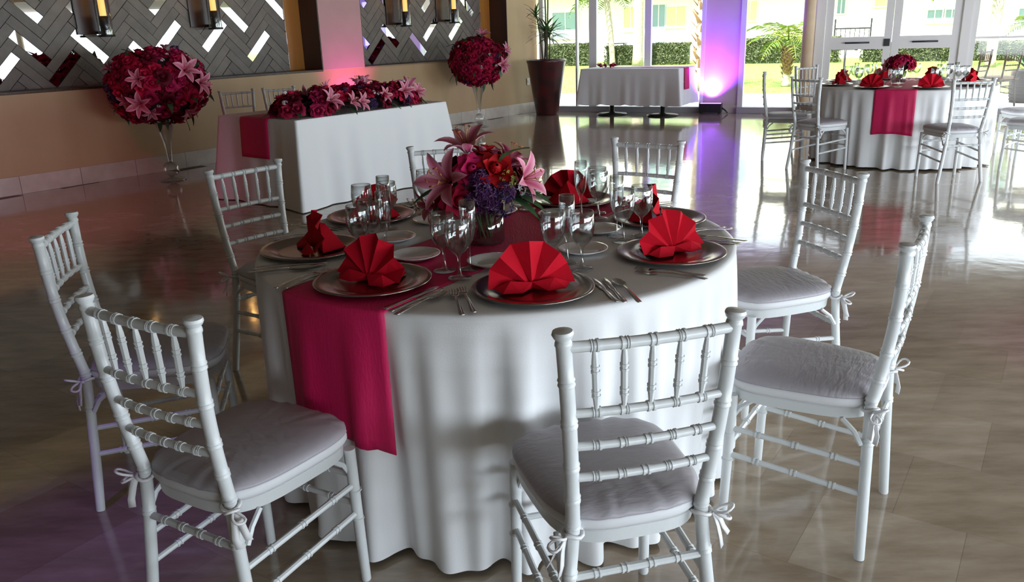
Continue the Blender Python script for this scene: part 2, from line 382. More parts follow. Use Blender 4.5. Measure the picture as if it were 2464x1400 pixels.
SL1 = [(.702,1.378,-1),(1.308,1.366,-1),(1.354,1.724,-1),(2.236,1.47,1),(2.834,1.413,1),(3.133,1.635,-1),(3.62,1.80,-1),(3.429,1.31,1),(1.02,1.196,1),(.42,1.173,1),(2.23,1.818,1),(.753,1.865,-1),(1.85,1.29,-1)]
SL2 = [(5.162,1.881,-1),(5.184,1.374,-1),(5.453,1.167,1),(5.745,1.37,-1),(5.742,1.781,-1),(6.317,1.234,-1),(6.59,1.84,1),(6.585,1.428,1),(7.19,1.412,1),(7.479,1.755,-1)]
VIO_REFL = [SL2[1], SL2[2], SL2[0]]  # strips whose violet reflection is painted into the mirror colour
def lattice(u0, u1, slots, ph, PL, label):
    z0, z1 = NZ0, NZ1
    H = herringbone(u0, u1, z0, z1, ph, PL)
    mir = set(); vio_refl = set()
    for su, sz, sk in slots:
        c = [(np.hypot(m_[0]-su, m_[1]-sz), i) for i, (k, m_, q, a) in enumerate(H) if k == sk and i not in mir]
        mir.add(min(c)[1])
        if (su, sz, sk) in VIO_REFL: vio_refl.add(min(c)[1])
    for i, (k, m_, q, a) in enumerate(H):       # the pattern goes on above the picture
        if m_[1] > 2.05 and random.random() < .13: mir.add(i)
    t = thing('lattice_panel', label, 'wall panel', WL(u0, .37, z0)); O = np.array(WL(u0, .37, z0))
    tt = lambda a_, b_, h: tuple(np.array(WL(a_, h, b_)) - O)
    MB().box((u0, .372, z0), (u1, .40, z1), lambda a_, h, b_: tt(a_, b_, h)).build('backing_board', M['dark'], t, False)
    for i, (k, m_, q, a) in enumerate(H):
        if i in mir:
            o = MB().prism(q, .372, .354, tt).build('mirror_strip', M['mirror_painted_violet'] if i in vio_refl else M['mirror'], t, False)
            if i in vio_refl: o['label'] = 'mirror strip with a violet reflection painted in'
        else: MB().prism(q, .372, .345 + random.uniform(0, .008), tt).build('plank', M['plank'], t, False)
lattice(N1A + .010, N1B - .268, SL1, (.29, -.11), .43, 'left herringbone plank panel set with slanted mirror strips')
lattice(N2A + .010, N2B - .268, SL2, (.17, .01), .41, 'right herringbone plank panel set with slanted mirror strips, beyond the pink pier')

# ---- candle sconces on the panels
def sconce(u, z, label):
    t = thing('wall_sconce', label, 'sconce', WL(u, .15, z), math.atan2(E1[1], E1[0]), 'candle sconces on the niche panels')
    # local: x along wall, y into wall
    bev(MB().box((-.21, .175, .02), (.03, .192, .62)).build('backplate', M['mahogany'], t, False), .004)
    MB().box((-.03, .03, .02), (.0, .18, .05)).build('bracket', M['darkiron'], t, False)
    MB().lathe([(.001,-.01),(.085,-.01),(.085,.012),(.001,.012)], 24).build('base_plate', M['darkiron'], t)
    MB().lathe([(.075,.012),(.075,.62),(.071,.62),(.071,.012)], 28).build('glass_cylinder', M['glass'], t)
    MB().lathe([(.001,.012),(.05,.012),(.05,.20),(.001,.20)], 20).build('candle_holder', M['black'], t)
    MB().lathe([(.001,.20),(.034,.20),(.034,.40),(.001,.41)], 20).build('candle', M['wax'], t)
    MB().lathe([(.001,.41),(.012,.425),(.009,.45),(.001,.48)], 12).build('flame', M['flame'], t)
    p = WL(u, .15, z + .52); light('sconce_light', 'POINT', p, (p[0], p[1], 0), 1.6, (1, .5, .15), shadow_soft_size=.03)
sconce(1.41, 1.478, 'leftmost glass candle sconce on the left herringbone panel')
sconce(2.73, 1.525, 'glass candle sconce on the left herringbone panel, nearer the amber strip')
sconce(5.88, 1.50, 'left glass candle sconce on the right herringbone panel')
sconce(6.94, 1.53, 'right glass candle sconce on the right herringbone panel')
t = thing('wall_outlet', 'small white outlet plate low on the tan wall by the tall pot', 'outlet', WL(8.6, -.004, .53), math.atan2(E1[1], E1[0]))
bev(MB().box((-.04, -.006, -.06), (.04, .004, .06)).build('plate', M['switch'], t, False), .003)
MB().box((-.016, -.012, -.022), (.016, -.005, .022)).build('rocker', M['switch'], t, False)

# ------------------------------------------------------------------ glazed wall
FZ = 2.28
def post(mb, u0, u1, z0=0, z1=FZ, d=.05, o0=None): mb.box((u0, -d if o0 is None else o0, z0), (u1, d, z1), GL)
def window(n, u0, u1, mull, label, rails=()):
    f = MB(); post(f, u0, u0+.08); post(f, u1-.06, u1); f.box((u0, -.05, FZ-.08), (u1, .05, FZ), GL)
    for a, bb in mull: post(f, a, bb)
    for z0, z1 in rails: f.box((u0, -.02, z0), (u1, .02, z1), GL)
    w = struct(f.build('window_%d' % n, M['frame'], None, False), label)
    s = MB().box((u0, -.09, .0), (u1, .07, .095), GL); s.build('sill', M['sill'], w, False)
    edges = [u0+.08] + [x for ab in mull for x in ab] + [u1-.06]
    for a, bb in zip(edges[::2], edges[1::2]):
        MB().box((a, -.004, .095), (bb, .004, FZ-.08), GL).build('pane', M['pane'], w, False)
window(1, .03, 2.87, [(.69,.72),(.93,1.06),(1.885,1.99)], 'tall white framed window behind the white cloth table')
window(2, 3.42, 4.53, [], 'tall window right of the purple pillar')
window(3, 6.62, 7.9, [], 'tall window right of the double glass door', [(1.07,1.10)])
b = MB().box((-.3, -.12, FZ), (8.0, .12, HC), GL); struct(b.build('wall_back', M['cream'], None, False))
# pillar by the door, lit purple
b = MB().box((2.87, -.02, 0), (3.42, .42, HC), GL)
pil = struct(b.build('wall_pillar', M['cream'], None, False), 'square plaster pillar washed with violet light')
MB().box((2.86, -.035, 0), (3.43, -.021, .12), GL).build('plinth', M['skirting'], pil, False)
# double door
f = MB(); post(f, 4.53, 4.66, d=.07); post(f, 6.50, 6.62, d=.07); f.box((4.66, -.07, 2.19), (6.50, .07, FZ), GL)
door = struct(f.build('door_1', M['frame'], None, False), 'white double glass door behind the far round table')
for (a, bb, nm) in ((4.665, 5.60, 0), (5.605, 6.495, 1)):
    l = MB(); st = .105
    l.box((a, -.03, .02), (a+st, .03, 2.185), GL); l.box((bb-st, -.03, .02), (bb, .03, 2.185), GL)
    for z0, z1 in ((.02, .24), (.955, 1.135), (2.08, 2.185)): l.box((a+st, -.03, z0), (bb-st, .03, z1), GL)
    lf = l.build('door_leaf', M['frame'], door, False)
    for z0, z1 in ((.24, .955), (1.135, 2.08)): MB().box((a+st, -.004, z0), (bb-st, .004, z1), GL).build('pane', M['pane'], lf, False)
    c = (a+bb)/2
    MB().tube([GL(c-.17, -.065, 1.05), GL(c+.17, -.065, 1.05)], .012, 8).tube([GL(c-.15, -.03, 1.05), GL(c-.15, -.065, 1.05)], .008, 8).tube([GL(c+.15, -.03, 1.05), GL(c+.15, -.065, 1.05)], .008, 8).build('push_bar', M['black'], lf)
    if nm == 0: MB().box((bb-.10, -.05, .995), (bb-.02, -.03, 1.10), GL).build('door_lock', M['black'], lf, False)

# LED uplights
def led(name, loc, rz, label, tgt, col, en, sz=.42, spot=95):
    t = thing('led_uplight', label, 'spotlight', loc, rz)
    w = sz/2
    bev(MB().box((-w, -.06, .02), (w, .06, .16)).build('housing', M['black'], t, False), .008)
    MB().box((-w+.02, -.045, .158), (w-.02, .045, .165)).build('lens', M['lens'], t, False)
    MB().tube([(w+.0, -.0, .09), (w+.05, -.02, .06), (w+.10, -.03, .012)], .012, 8).build('cable', M['black'], t)
    for s in (-1, 1): MB().box((s*w*.8-.02, -.07, 0), (s*w*.8+.02, .07, .02)).build('foot', M['black'], t, False)
    light(name, 'SPOT', (loc[0], loc[1], .19), tgt, en, col, spot_size=R(spot), spot_blend=1, shadow_soft_size=.05)
ga = math.atan2(EG[1], EG[0])
led('violet_light', GL(3.02, -.15, 0), ga, 'black LED bar on the floor at the foot of the purple pillar', GL(2.98, .02, 1.9), (.20, .03, 1.0), 950, .36, 120)
o = light('magenta_light', 'SPOT', GL(3.03, -.17, .19), GL(3.03, -.01, .9), 60, (1.0, .10, .95), spot_size=R(32), spot_blend=1, shadow_soft_size=.03)
light('violet_light_side', 'SPOT', GL(3.62, -.1, .15), GL(3.40, .15, 1.6), 40, (.3, .08, 1.0), spot_size=R(50), spot_blend=1, shadow_soft_size=.03)
led('pink_light', WL(4.56, -.16, 0), math.atan2(E1[1], E1[0]), 'black LED uplight at the foot of the pink pier behind the head table', WL(4.56, .05, 1.5), (1.0, .06, .55), 190, .30, 85)

# ------------------------------------------------------------------ chiavari chair
CD = dict(Ht=.898, wb=.144, wt=.176, wf=.197, yt=-.232, ys=-.186, yf=-.206, yF=.187, wF=.179)
def post_pt(s, z):
    c = CD
    if z >= .45:
        t = (z-.45)/(c['Ht']-.45); return (s*(c['wb']+(c['wt']-c['wb'])*t), c['ys']+(c['yt']-c['ys'])*t - .012*sin(pi*t), z)
    t = z/.45; e = (1-t)**1.25
    return (s*(c['wb']+(c['wf']-c['wb'])*e), c['ys']+(c['yf']-c['ys'])*e, z)
def ringed(mb, p, q, r, rings, n=9, ring_h=.0021, ring_w=.0050, gap=.0056, bow=0, bdir=(0,0,0), taper=1.0):
    p, q = np.array(p, float), np.array(q, float); L = np.linalg.norm(q-p); bd = np.array(bdir)
    st = [(0, r*taper), (1, r*taper)]
    for c in rings:
        for dc in (-gap/L, gap/L):
            for dx, rr in ((-ring_w/2/L-1e-4, r), (-ring_w/2/L, r+ring_h), (ring_w/2/L, r+ring_h), (ring_w/2/L+1e-4, r)): st.append((c+dc+dx, rr))
    if bow: st += [(t, r) for t in (.15, .35, .5, .65, .85)]
    if taper != 1.0: st += [(.2, r), (.8, r)]
    st.sort(); st = [x for x in st if 0 <= x[0] <= 1]
    mb.tube([p+(q-p)*t + bd*bow*4*t*(1-t) for t, _ in st], [x[1] for x in st], n)
def make_chair(mats, label, group):
    fm, cm, sm, tm = mats
    t = thing('chiavari_chair', label, 'chair', group=group)
    c = CD; r = .0152
    for s in (-1, 1):                           # back posts run from foot to finial
        z = [0, .004, .05, .12, .20]; rr = [r*.86, r*.92, r*.95, r, r]
        for zz in (.335, .45, .52, .60, .70, .79):
            z += [zz-.0105, zz-.0075, zz-.0055, zz-.0025, zz+.0025, zz+.0055, zz+.0075, zz+.0105]; rr += [r, r, r+.0022, r+.0022, r-.001, r+.0022, r+.0022, r]
        z += [.40, .48, .56, .65, .75, .84]; rr += [r]*6
        Ht = c['Ht']
        z += [Ht-.034, Ht-.030, Ht-.024, Ht-.020, Ht-.015, Ht-.008, Ht-.002, Ht]; rr += [r, r+.002, r+.001, r*.92, r+.003, r+.006, r+.004, r*.5]
        od = np.argsort(z); z = [z[i] for i in od]; rr = [rr[i] for i in od]
        m = MB().tube([post_pt(s, k) for k in z], rr, 14); sharp(m.build('back_post', fm, t), 38)
        m = MB(); pts = [(s*c['wF'], c['yF'], 0), (s*c['wF'], c['yF'], .004), (s*(c['wF']-.002), c['yF']-.003, .12), (s*(c['wF']-.004), c['yF']-.007, .27), (s*(c['wF']-.006), c['yF']-.010, .405)]
        m.tube(pts, [r*.82, r*.9, r*.95, r, r*1.05], 12)
        for zz in (.215, .30): m.tube([(s*(c['wF']-.003), c['yF']-.005, zz-.02), (s*(c['wF']-.003), c['yF']-.005, zz-.016)], r+.002, 12)
        sharp(m.build('front_leg', fm, t), 38)
    # rails
    def rail(z, rad, name, bow=.012):
        p, q = post_pt(-1, z), post_pt(1, z); m = MB(); ringed(m, p, q, rad, [1/6, 2/6, 3/6, 4/6, 5/6], 10, bow=bow, bdir=(0, -1, 0)); return sharp(m.build(name, fm, t), 38)
    rail(.862, .0112, 'top_rail'); 
    for z in (.722, .647, .572): rail(z, .0092, 'back_rail')
    for k in range(1, 6):
        f = k/6; bw = .012*4*f*(1-f)
        p = np.array(post_pt(-1, .854))*(1-f) + np.array(post_pt(1, .854))*f + (0, -bw, 0); q = np.array(post_pt(-1, .729))*(1-f) + np.array(post_pt(1, .729))*f + (0, -bw, 0)
        m = MB(); ringed(m, p, q, .0076, [.33, .74], 8, .0017, .0045, .005, taper=.62); sharp(m.build('spindle', fm, t), 38)
    m = MB(); ringed(m, post_pt(-1, .325), post_pt(1, .325), .0092, [.2, .4, .6, .8], 9); sharp(m.build('stretcher', fm, t), 38)
    for s in (-1, 1):
        for zf, zr in ((.30, .27), (.215, .185)):
            m = MB(); ringed(m, (s*(c['wF']-.003), c['yF']-.006, zf), post_pt(s, zr), .0084, [.22, .5, .78], 9); sharp(m.build('stretcher', fm, t), 38)
    for zf in (.325, .24):
        m = MB(); ringed(m, (-c['wF'], c['yF']-.006, zf), (c['wF'], c['yF']-.006, zf), .0084, [.25, .5, .75], 9); sharp(m.build('stretcher', fm, t), 38)
    # seat frame and cushion: rounded trapezoid
    def outline(grow, n=40):
        pts = []
        for i in range(n):
            q = 2*pi*i/n; cx, sy = cos(q), sin(q); p = 3.6
            x = math.copysign(abs(cx)**(2/p), cx); y = math.copysign(abs(sy)**(2/p), sy)
            yy = .010 + y*(.203+grow); hw = .168 + .030*(y*.5+.5) + grow
            pts.append((x*hw*(1-.02*(y > .8)), yy))
        return pts
    def stack(levels, n=40):
        m = MB(); rings = [outline(g_, n) for g_, z_ in levels]
        vs = [(x, y, z_ + (zf(x, y) if (zf := extra) else 0)) for (g_, z_), rg in zip(levels, rings) for x, y in rg]
        k = len(levels); fs = [(i*n+j, i*n+(j+1)%n, (i+1)*n+(j+1)%n, (i+1)*n+j) for i in range(k-1) for j in range(n)]
        fs += [tuple(range(n))[::-1], tuple(range((k-1)*n, k*n))]
        return m.add(vs, fs)
    extra = None
    m = stack([(-.012,.392),(-.004,.394),(-.002,.422),(-.006,.426)])
    for sx in (-1, 1):                          # curved corner braces
        for sy, y0 in ((1, .175), (-1, -.175)):
            m.tube([(sx*.168, y0 - sy*.0, .33), (sx*.166, y0 - sy*.02, .365), (sx*.160, y0 - sy*.055, .393)], .007, 6)
    sharp(m.build('seat', fm, t))
    sharp(stack([(-.012,.426),(.002,.428),(.008,.440),(.006,.452),(.003,.4555)]).build('cushion_band', sm, t), 60)
    m = stack([(.004,.4545),(.0075,.457),(.006,.464),(-.006,.473),(-.03,.480),(-.07,.484),(-.12,.486)], 110)
    for i, (x, y, z) in enumerate(m.v):
        w_ = max(0, abs(y - .01) - .105)/.10
        if .4565 < z < .4855: m.v[i] = (x, y, z + (.0032*sin(150*x + 2*sin(31*x)) - .001)*min(1, w_)*(1 if z > .46 else .4))
    cu = m.build('cushion', cm, t)
    for s in (-1, 1):                           # ribbon ties
        m = MB(); p0 = np.array(post_pt(s, .432)); a = .021
        ringp = [(p0[0]+a*cos(q), p0[1]+a*sin(q), .432 + .004*sin(2*q)) for q in np.linspace(0, 2*pi, 13)]
        m.tube(ringp, .0045, 6)
        k = p0 + (s*.021, -.012, 0)
        for dx, dy, dz in ((s*.03, -.03, .022), (s*.036, -.012, -.016)):
            lp = [k + np.array((dx, dy, dz))*sin(q/2)*1.0 + np.array((-dy, dx, .3*dz))*.35*sin(q) for q in np.linspace(0, 2*pi, 11)]
            m.tube(lp, .0035, 5)
        for dx, dy, ln in ((s*.014, -.012, .085), (s*.03, .0, .062)):
            tl = [k, k+(dx*.6, dy*.6, -ln*.35), k+(dx*.9, dy*1.2, -ln*.7), k+(dx*1.3, dy, -ln)]
            w_ = np.array((.006, .006, 0)); vs = []
            for p in tl: vs += [p-w_, p+w_, p+w_+(.0015,-.0015,0), p-w_+(.0015,-.0015,0)]
            m.add(vs, [(i*4+j, i*4+(j+1)%4, i*4+4+(j+1)%4, i*4+4+j) for i in range(3) for j in range(4)] + [(3,2,1,0),(12,13,14,15)])
        m.build('cushion_tie', tm, t)
    return t
WM = (M['chair'], M['cushion'], M['cushion_side'], M['tie'])
near = [('white chiavari chair with its back to the camera, front centre of the near table', .205, 1.682, 13.86),
 ('white chiavari chair seen from its side at the right front of the near table', .868, 2.210, 57.13),
 ('white chiavari chair at the right rear of the near table, against the bright floor glare', .995, 3.017, 104.36),
 ('white chiavari chair behind the tall glasses, nearest the window side of the near table', .543, 3.804, 145.4),
 ('white chiavari chair half hidden behind the near centrepiece flowers', -.248, 3.812, 192.3),
 ('white chiavari chair in front of the white head table end, at the near table', -.97, 3.458, -128.7),
 ('leftmost white chiavari chair at the near table, in the dim left side', -1.175, 2.542, -78.3),
 ('white chiavari chair at the left front, next to the hanging fuchsia runner', -.674, 1.845, -30.3)]
far = [('white chiavari chair at the front of the far round table, right of its runner', 3.969, 7.389, 2.1),
 ('white chiavari chair left of the far runner, turned three quarters', 3.06, 8.12, -63.0),
 ('dim chiavari chair seen edge on at the far left of the far round table', 2.95, 8.84, -107),
 ('small white chiavari chair behind the far round table, before the glass door', 3.67, 9.82, -152),
 ('white chiavari chair cut by the right photo edge beside the far round table', 4.88, 7.66, 40),
 ('white chiavari chair behind the one cut by the right edge, at the far round table', 5.33, 8.52, 84)]
head = [('left white chiavari chair behind the head table', -2.69, 8.71, -145), ('right white chiavari chair behind the head table, partly behind its flowers', -2.30, 8.98, -140)]
first = None
for lst, grp in ((near, 'chairs around the near round table'), (far, 'chairs around the far round table'), (head, 'chairs behind the head table')):
    for lb, x, y, d in lst:
        if first is None:
            first = make_chair(WM, lb, grp); first.location = (x, y, 0); first.rotation_euler = (0, 0, R(d))
        else:
            c = copy_tree(first, lb, (x, y, 0), R(d)); c['group'] = grp

# ------------------------------------------------------------------ round tables, cloths, runners
ZT = .755
T1 = np.array([-.0473, 2.6949]); R1 = .782
T2 = np.array([4.08, 8.64]); R2 = .86
def fold(th, seed, n0):
    rs = np.random.RandomState(seed); s = 0
    for n, a in ((n0, 1.0), (n0*2+1, .55), (n0+7, .8), (n0//2+1, .5)): s += a*cos(n*th + rs.uniform(0, 6.28) + .8*sin(3*th + rs.uniform(0, 6)))
    return s/2.85
def skirt_r(th, z, Rr, seed, n0):
    t = min(1, max(0, (ZT - .02 - z)/(ZT - .02)))
    f = fold(th, seed, n0); f = f if f < 0 else f**.75
    g_ = cos(61*th + 2.5*sin(4*th + seed)) * (.6 + .4*sin(7*th + seed))
    return Rr + .010*t**.5 - .026*t + (.024*t**.5 + .042*t)*f + .0045*min(1, t*5)*(1 - .5*t)*g_
def round_cloth(name, c, Rr, seed, n0, label, zb=.006):
    NT = 640; prof = [(0, ZT), (.35, ZT), (.7, ZT), (Rr-.03, ZT), (Rr-.012, ZT-.001), (Rr, ZT-.006)]
    zs = [ZT-.02] + list(np.linspace(ZT-.05, zb, 15))
    def fn(i, j):
        th = 2*pi*i/NT
        if j < len(prof): r, z = prof[j]
        else:
            z = zs[j-len(prof)]; r = skirt_r(th, z, Rr, seed, n0)
            if j == len(prof)+len(zs)-1: z = zb + .010*(1+fold(th, seed+5, 7)); r += .012*fold(th, seed+9, 11)
        return (r*cos(th), r*sin(th), z)
    m = MB().grid(fn, NT, len(prof)+len(zs), True)
    o = m.build(name, M['cloth']); o.location = (*c, 0); return tag(o, label, 'tablecloth')
def round_table(c, Rr, label):
    t = thing('round_table', label, 'table', (*c, 0))
    MB().lathe([(.001, ZT-.03), (Rr-.006, ZT-.03), (Rr-.004, ZT-.008), (.001, ZT-.004)], 48).build('tabletop', M['tabletop'], t)
    MB().lathe([(.001, .03), (.05, .03), (.045, ZT-.03), (.001, ZT-.03)], 16).lathe([(.001, 0), (.34, 0), (.34, .015), (.05, .04), (.001, .04)], 32).build('pedestal', M['darkiron'], t)
round_table(T1, R1, 'round banquet table under the white cloth, near the camera'); round_table(T2, R2, 'round banquet table under the white cloth, by the glass door')
round_cloth('round_tablecloth', T1, R1, 3, 23, 'white floor length tablecloth with deep folds on the near round table')
round_cloth('round_tablecloth', T2, R2, 8, 23, 'white floor length tablecloth on the far round table by the glass door')
def runner(c, Rr, seed, n0, ang, w, drop0, drop1, label):
    # strip across the table; angle = direction of the far end
    nd, nt, nw = 16, 26, 21; ns = 2*nd + nt; d = np.array([cos(ang), sin(ang)]); nrm = np.array([-d[1], d[0]])
    def fn(i, j):
        q = (j/(nw-1) - .5)*w; lim = math.sqrt(Rr*Rr - q*q) + .004
        if nd <= i < nd + nt:
            s_ = lim*(-1 + 2*(i-nd)/(nt-1)); q += .006*sin(7*s_)*(1-abs(s_)/lim); p = d*s_ + nrm*q
            return (p[0], p[1], ZT + .0035 + .0012*sin(31*s_ + 9*q)**2)
        sg = -1 if i < nd else 1; k = (nd-1-i) if i < nd else (i-nd-nt); over = (drop0 if sg < 0 else drop1)*((k+.35)/(nd-.65))**1.3
        z = ZT + .002 - over + .016*sin(9*q + 1.5)*min(1, over/.3)
        p = d*sg*lim + nrm*q; th = math.atan2(p[1], p[0])
        r = max(skirt_r(th, z, Rr, seed, n0) + .008, Rr + .009 - .01*over)
        return (r*cos(th), r*sin(th), z)
    m = MB().grid(fn, ns, nw); o = m.build('table_runner', M['runner']); o.location = (*c, 0)
    md = o.modifiers.new('solidify', 'SOLIDIFY'); md.thickness = .003; md.offset = 0
    return tag(o, label, 'runner')
runner(T1, R1, 3, 23, R(56), .37, .40, .36, 'fuchsia runner across the near round table, hanging over its front left edge')
runner(T2, R2, 8, 23, R(60.5), .36, .42, .36, 'fuchsia runner hanging from the far round table by the glass door')

# ------------------------------------------------------------------ place settings
def lathe_me(name, prof, m, n=24): return MB().lathe(prof, n).mesh(name, m)
me_charger = lathe_me('charger_plate', [(.001,.006),(.10,.006),(.112,.007),(.122,.012),(.150,.0165),(.161,.0175),(.165,.016),(.163,.013),(.15,.011),(.12,.004),(.10,0),(.001,0)], M['charger'], 48)
me_bread = lathe_me('bread_plate', [(.001,.005),(.045,.005),(.050,.007),(.058,.012),(.074,.0165),(.078,.017),(.077,.0145),(.06,.008),(.046,0),(.001,0)], M['china'], 40)
gob = [(.001,.0012),(.033,.0012),(.034,.0025),(.030,.004),(.010,.008),(.0048,.014),(.0040,.04),(.0045,.062),(.010,.070),(.022,.080),(.031,.095),(.0358,.115),(.0368,.135),(.0352,.155),(.0335,.172),(.0325,.172),(.0342,.155),(.0357,.135),(.0347,.115),(.0300,.096),(.020,.082),(.001,.076)]
me_goblet = lathe_me('wine_goblet', gob, M['glass'], 28)
flu = [(.001,.0012),(.030,.0012),(.031,.0025),(.026,.004),(.008,.009),(.0042,.016),(.0038,.06),(.0048,.075),(.013,.088),(.020,.110),(.0235,.14),(.0240,.17),(.0225,.205),(.0215,.205),(.0229,.17),(.0224,.14),(.019,.111),(.011,.09),(.001,.083)]
me_flute = lathe_me('champagne_flute', flu, M['glass'], 24)
def cut_profile(kind):
    m = MB(); L = .205
    def blade(pts, z=.0018, th=.0018):          # pts: (half width, y, z)
        vs = []; 
        for w, y, zz in pts: vs += [(-w, y, zz), (w, y, zz), (w*.8, y, zz+th), (-w*.8, y, zz+th)]
        k = len(pts); m.add(vs, [(i*4+j, i*4+(j+1)%4, i*4+4+(j+1)%4, i*4+4+j) for i in range(k-1) for j in range(4)] + [(3,2,1,0), (4*k-4,4*k-3,4*k-2,4*k-1)])
    hz = .002
    handle = [(.0065,-.105,hz),(.0078,-.095,hz),(.0062,-.06,hz+.002),(.0042,-.01,hz+.006),(.0034,.02,hz+.006)]
    if kind == 'fork':
        blade(handle + [(.0045,.035,hz+.004),(.0115,.045,hz+.002),(.0125,.058,hz+.001)])
        for x in (-.0105,-.0035,.0035,.0105):
            mm = [(.0019,.056,hz+.001),(.0017,.078,hz+.0005),(.0010,.098,hz+.004)]
            vs = []
            for w, y, zz in mm: vs += [(x-w,y,zz),(x+w,y,zz),(x+w,y,zz+.0018),(x-w,y,zz+.0018)]
            m.add(vs, [(i*4+j, i*4+(j+1)%4, i*4+4+(j+1)%4, i*4+4+j) for i in range(2) for j in range(4)] + [(3,2,1,0),(8,9,10,11)])
    elif kind == 'knife':
        blade([(.0075,-.105,hz),(.0085,-.095,hz),(.0075,-.04,hz),(.0055,-.012,hz),(.0055,.0,hz),(.0095,.01,hz),(.0105,.06,hz),(.0085,.09,hz),(.003,.108,hz)])
    else:
        blade(handle)
        def fn(i, j):
            q = -pi/2 + pi*i/8*2 - pi/2; rr = j/3
            x = .0165*rr*cos(q)*1.0; y = .058 + .036*rr*sin(q); return (x, y, .0012 + .007*rr*rr)
        m.grid(lambda i, j: (.0165*(j/4)*cos(2*pi*i/16), .06+.038*(j/4)*sin(2*pi*i/16), .001+.0065*(j/4)**2), 16, 5, True)
    return m.mesh({'fork': 'fork', 'knife': 'table_knife', 'spoon': 'soup_spoon'}[kind], M['steel'])
me_fork, me_knife, me_spoon = cut_profile('fork'), cut_profile('knife'), cut_profile('spoon')
def napkin_mesh(sd):                            # pleated fan standing on its hub, diner side = -y
    rs = np.random.RandomState(sd); NP = 8 + sd % 2*2; m = MB(); rad = .124
    a0, a1 = R(4), R(176); th = []
    for i in range(NP+1):
        q = a0 + (a1-a0)*i/NP; fl = (1 if i % 2 else -1)
        for k, rr in enumerate((.012, .055, .095, rad*(1-.04*abs(cos(q))))):
            amp = .0145*(rr/rad)**.8; bulge = -.012*sin(q)*(1-rr/rad)
            th.append((rr*cos(q)*1.0, fl*amp + bulge + .022*(rr/rad)*sin(q) + rs.uniform(-.001, .001), .004 + rr*sin(q)))
    k = 4; fs = [(i*k+j, (i+1)*k+j, (i+1)*k+j+1, i*k+j+1) for i in range(NP) for j in range(k-1)]
    m.add(th, fs)
    # supporting fold behind and the tucked tail in front
    m.add([(-.085,.018,.003),(.085,.018,.003),(.045,.10,.004),(-.045,.10,.004),(0,.03,.085),(0,.045,.08)], [(0,1,4),(1,2,5,4),(2,3,5),(3,0,4,5),(3,2,1,0)])
    for s in (-1, 1):
        m.add([(0,-.012,.004),(s*.035,-.045,.003),(s*.085,-.040,.004),(s*.105,-.012,.012),(s*.06,-.018,.030),(0,-.014,.022)], [(0,1,5),(1,4,5),(1,2,4),(2,3,4)])
    return m.mesh('fan_napkin', M['napkin'], False)
nap_me = [napkin_mesh(i) for i in range(4)]
def place(me, c, base, phi, x, y, z, rz, label, cat, group, name=None):
    f = -np.array([cos(phi), sin(phi)]); r = np.array([f[1], -f[0]])
    p = c + base*np.array([cos(phi), sin(phi)]) + r*x + f*y
    o = link(name or me.name.split('.')[0], me); o.location = (p[0], p[1], z); o.rotation_euler = (0, 0, math.atan2(-f[0], f[1]) + rz)
    return tag(o, label, cat, group)
SET1 = [(-80, 'front place nearest the camera'), (-28, 'right front place of the near table'), (16.7, 'right place of the near table beside the glare'), (60, 'far right place of the near table'),
        (101, 'place behind the near centrepiece'), (142, 'far left place of the near table'), (-171, 'leftmost place of the near table'), (-124, 'front left place on the near fuchsia runner')]
rn = random.Random(3)
ZR = ZT + .0066
for i, (d, w) in enumerate(SET1):
    ph = R(d); zc = ZR if i in (7, 3) else ZT + .0005
    br = .605
    place(me_charger, T1, br, ph, 0, 0, zc, 0, 'dark pewter charger plate at the ' + w, 'charger plate', 'charger plates on the near table')
    o = place(nap_me[i % 4], T1, br, ph, rn.uniform(-.012,.012), .0 + rn.uniform(-.01,.01), zc + .0075, R(rn.uniform(-9, 9)) + {0: R(4), 6: R(5), 5: R(8), 1: R(-36), 2: R(-30)}.get(i, 0), 'crimson fan napkin standing at the ' + w, 'napkin', 'fan napkins on the near table')
    place(me_bread, T1, br, ph, -.066, .262, ZR if i in (7, 3, 0, 4) else ZT + .0005, 0, 'small white bread plate inside the ' + w, 'bread plate', 'bread plates on the near table')
    zg = ZR if i in (7, 3, 6, 2) else ZT + .0005
    for nm, me, x, y, lb in (('wine_goblet', me_goblet, .100, .195, 'left clear wine goblet at the '), ('wine_goblet', me_goblet, .182, .160, 'right clear wine goblet at the '), ('champagne_flute', me_flute, .156, .237, 'tall clear champagne flute at the ')):
        place(me, T1, br, ph, x + rn.uniform(-.004,.004), y + rn.uniform(-.004,.004), zg, rn.uniform(0, 6), lb + w, 'glass', 'glassware on the near table', nm)
    zk = ZT + .0005 if i not in (7, 3) else ZR
    for nm, me, x, y, lb in (('fork', me_fork, -.186, -.05, 'inner steel fork at the '), ('fork', me_fork, -.213, -.062, 'outer steel fork at the '), ('table_knife', me_knife, .182, -.05, 'inner steel knife at the '), ('table_knife', me_knife, .206, -.058, 'outer steel knife at the '), ('soup_spoon', me_spoon, .236, -.07, 'steel soup spoon at the ')):
        place(me, T1, br, ph, x, y, ZR if (i in (7, 3) or (i in (0, 4) and x < 0) or (i in (6, 2) and x > 0)) else ZT + .0005, R(rn.uniform(-3, 3)), lb + w, 'cutlery', 'cutlery on the near table', nm)
SET2 = [(-95, 'front place'), (-140, 'left front place'), (176, 'left place'), (130, 'far left place'), (85, 'far place'), (40, 'far right place'), (-4, 'right place'), (-50, 'right front place')]
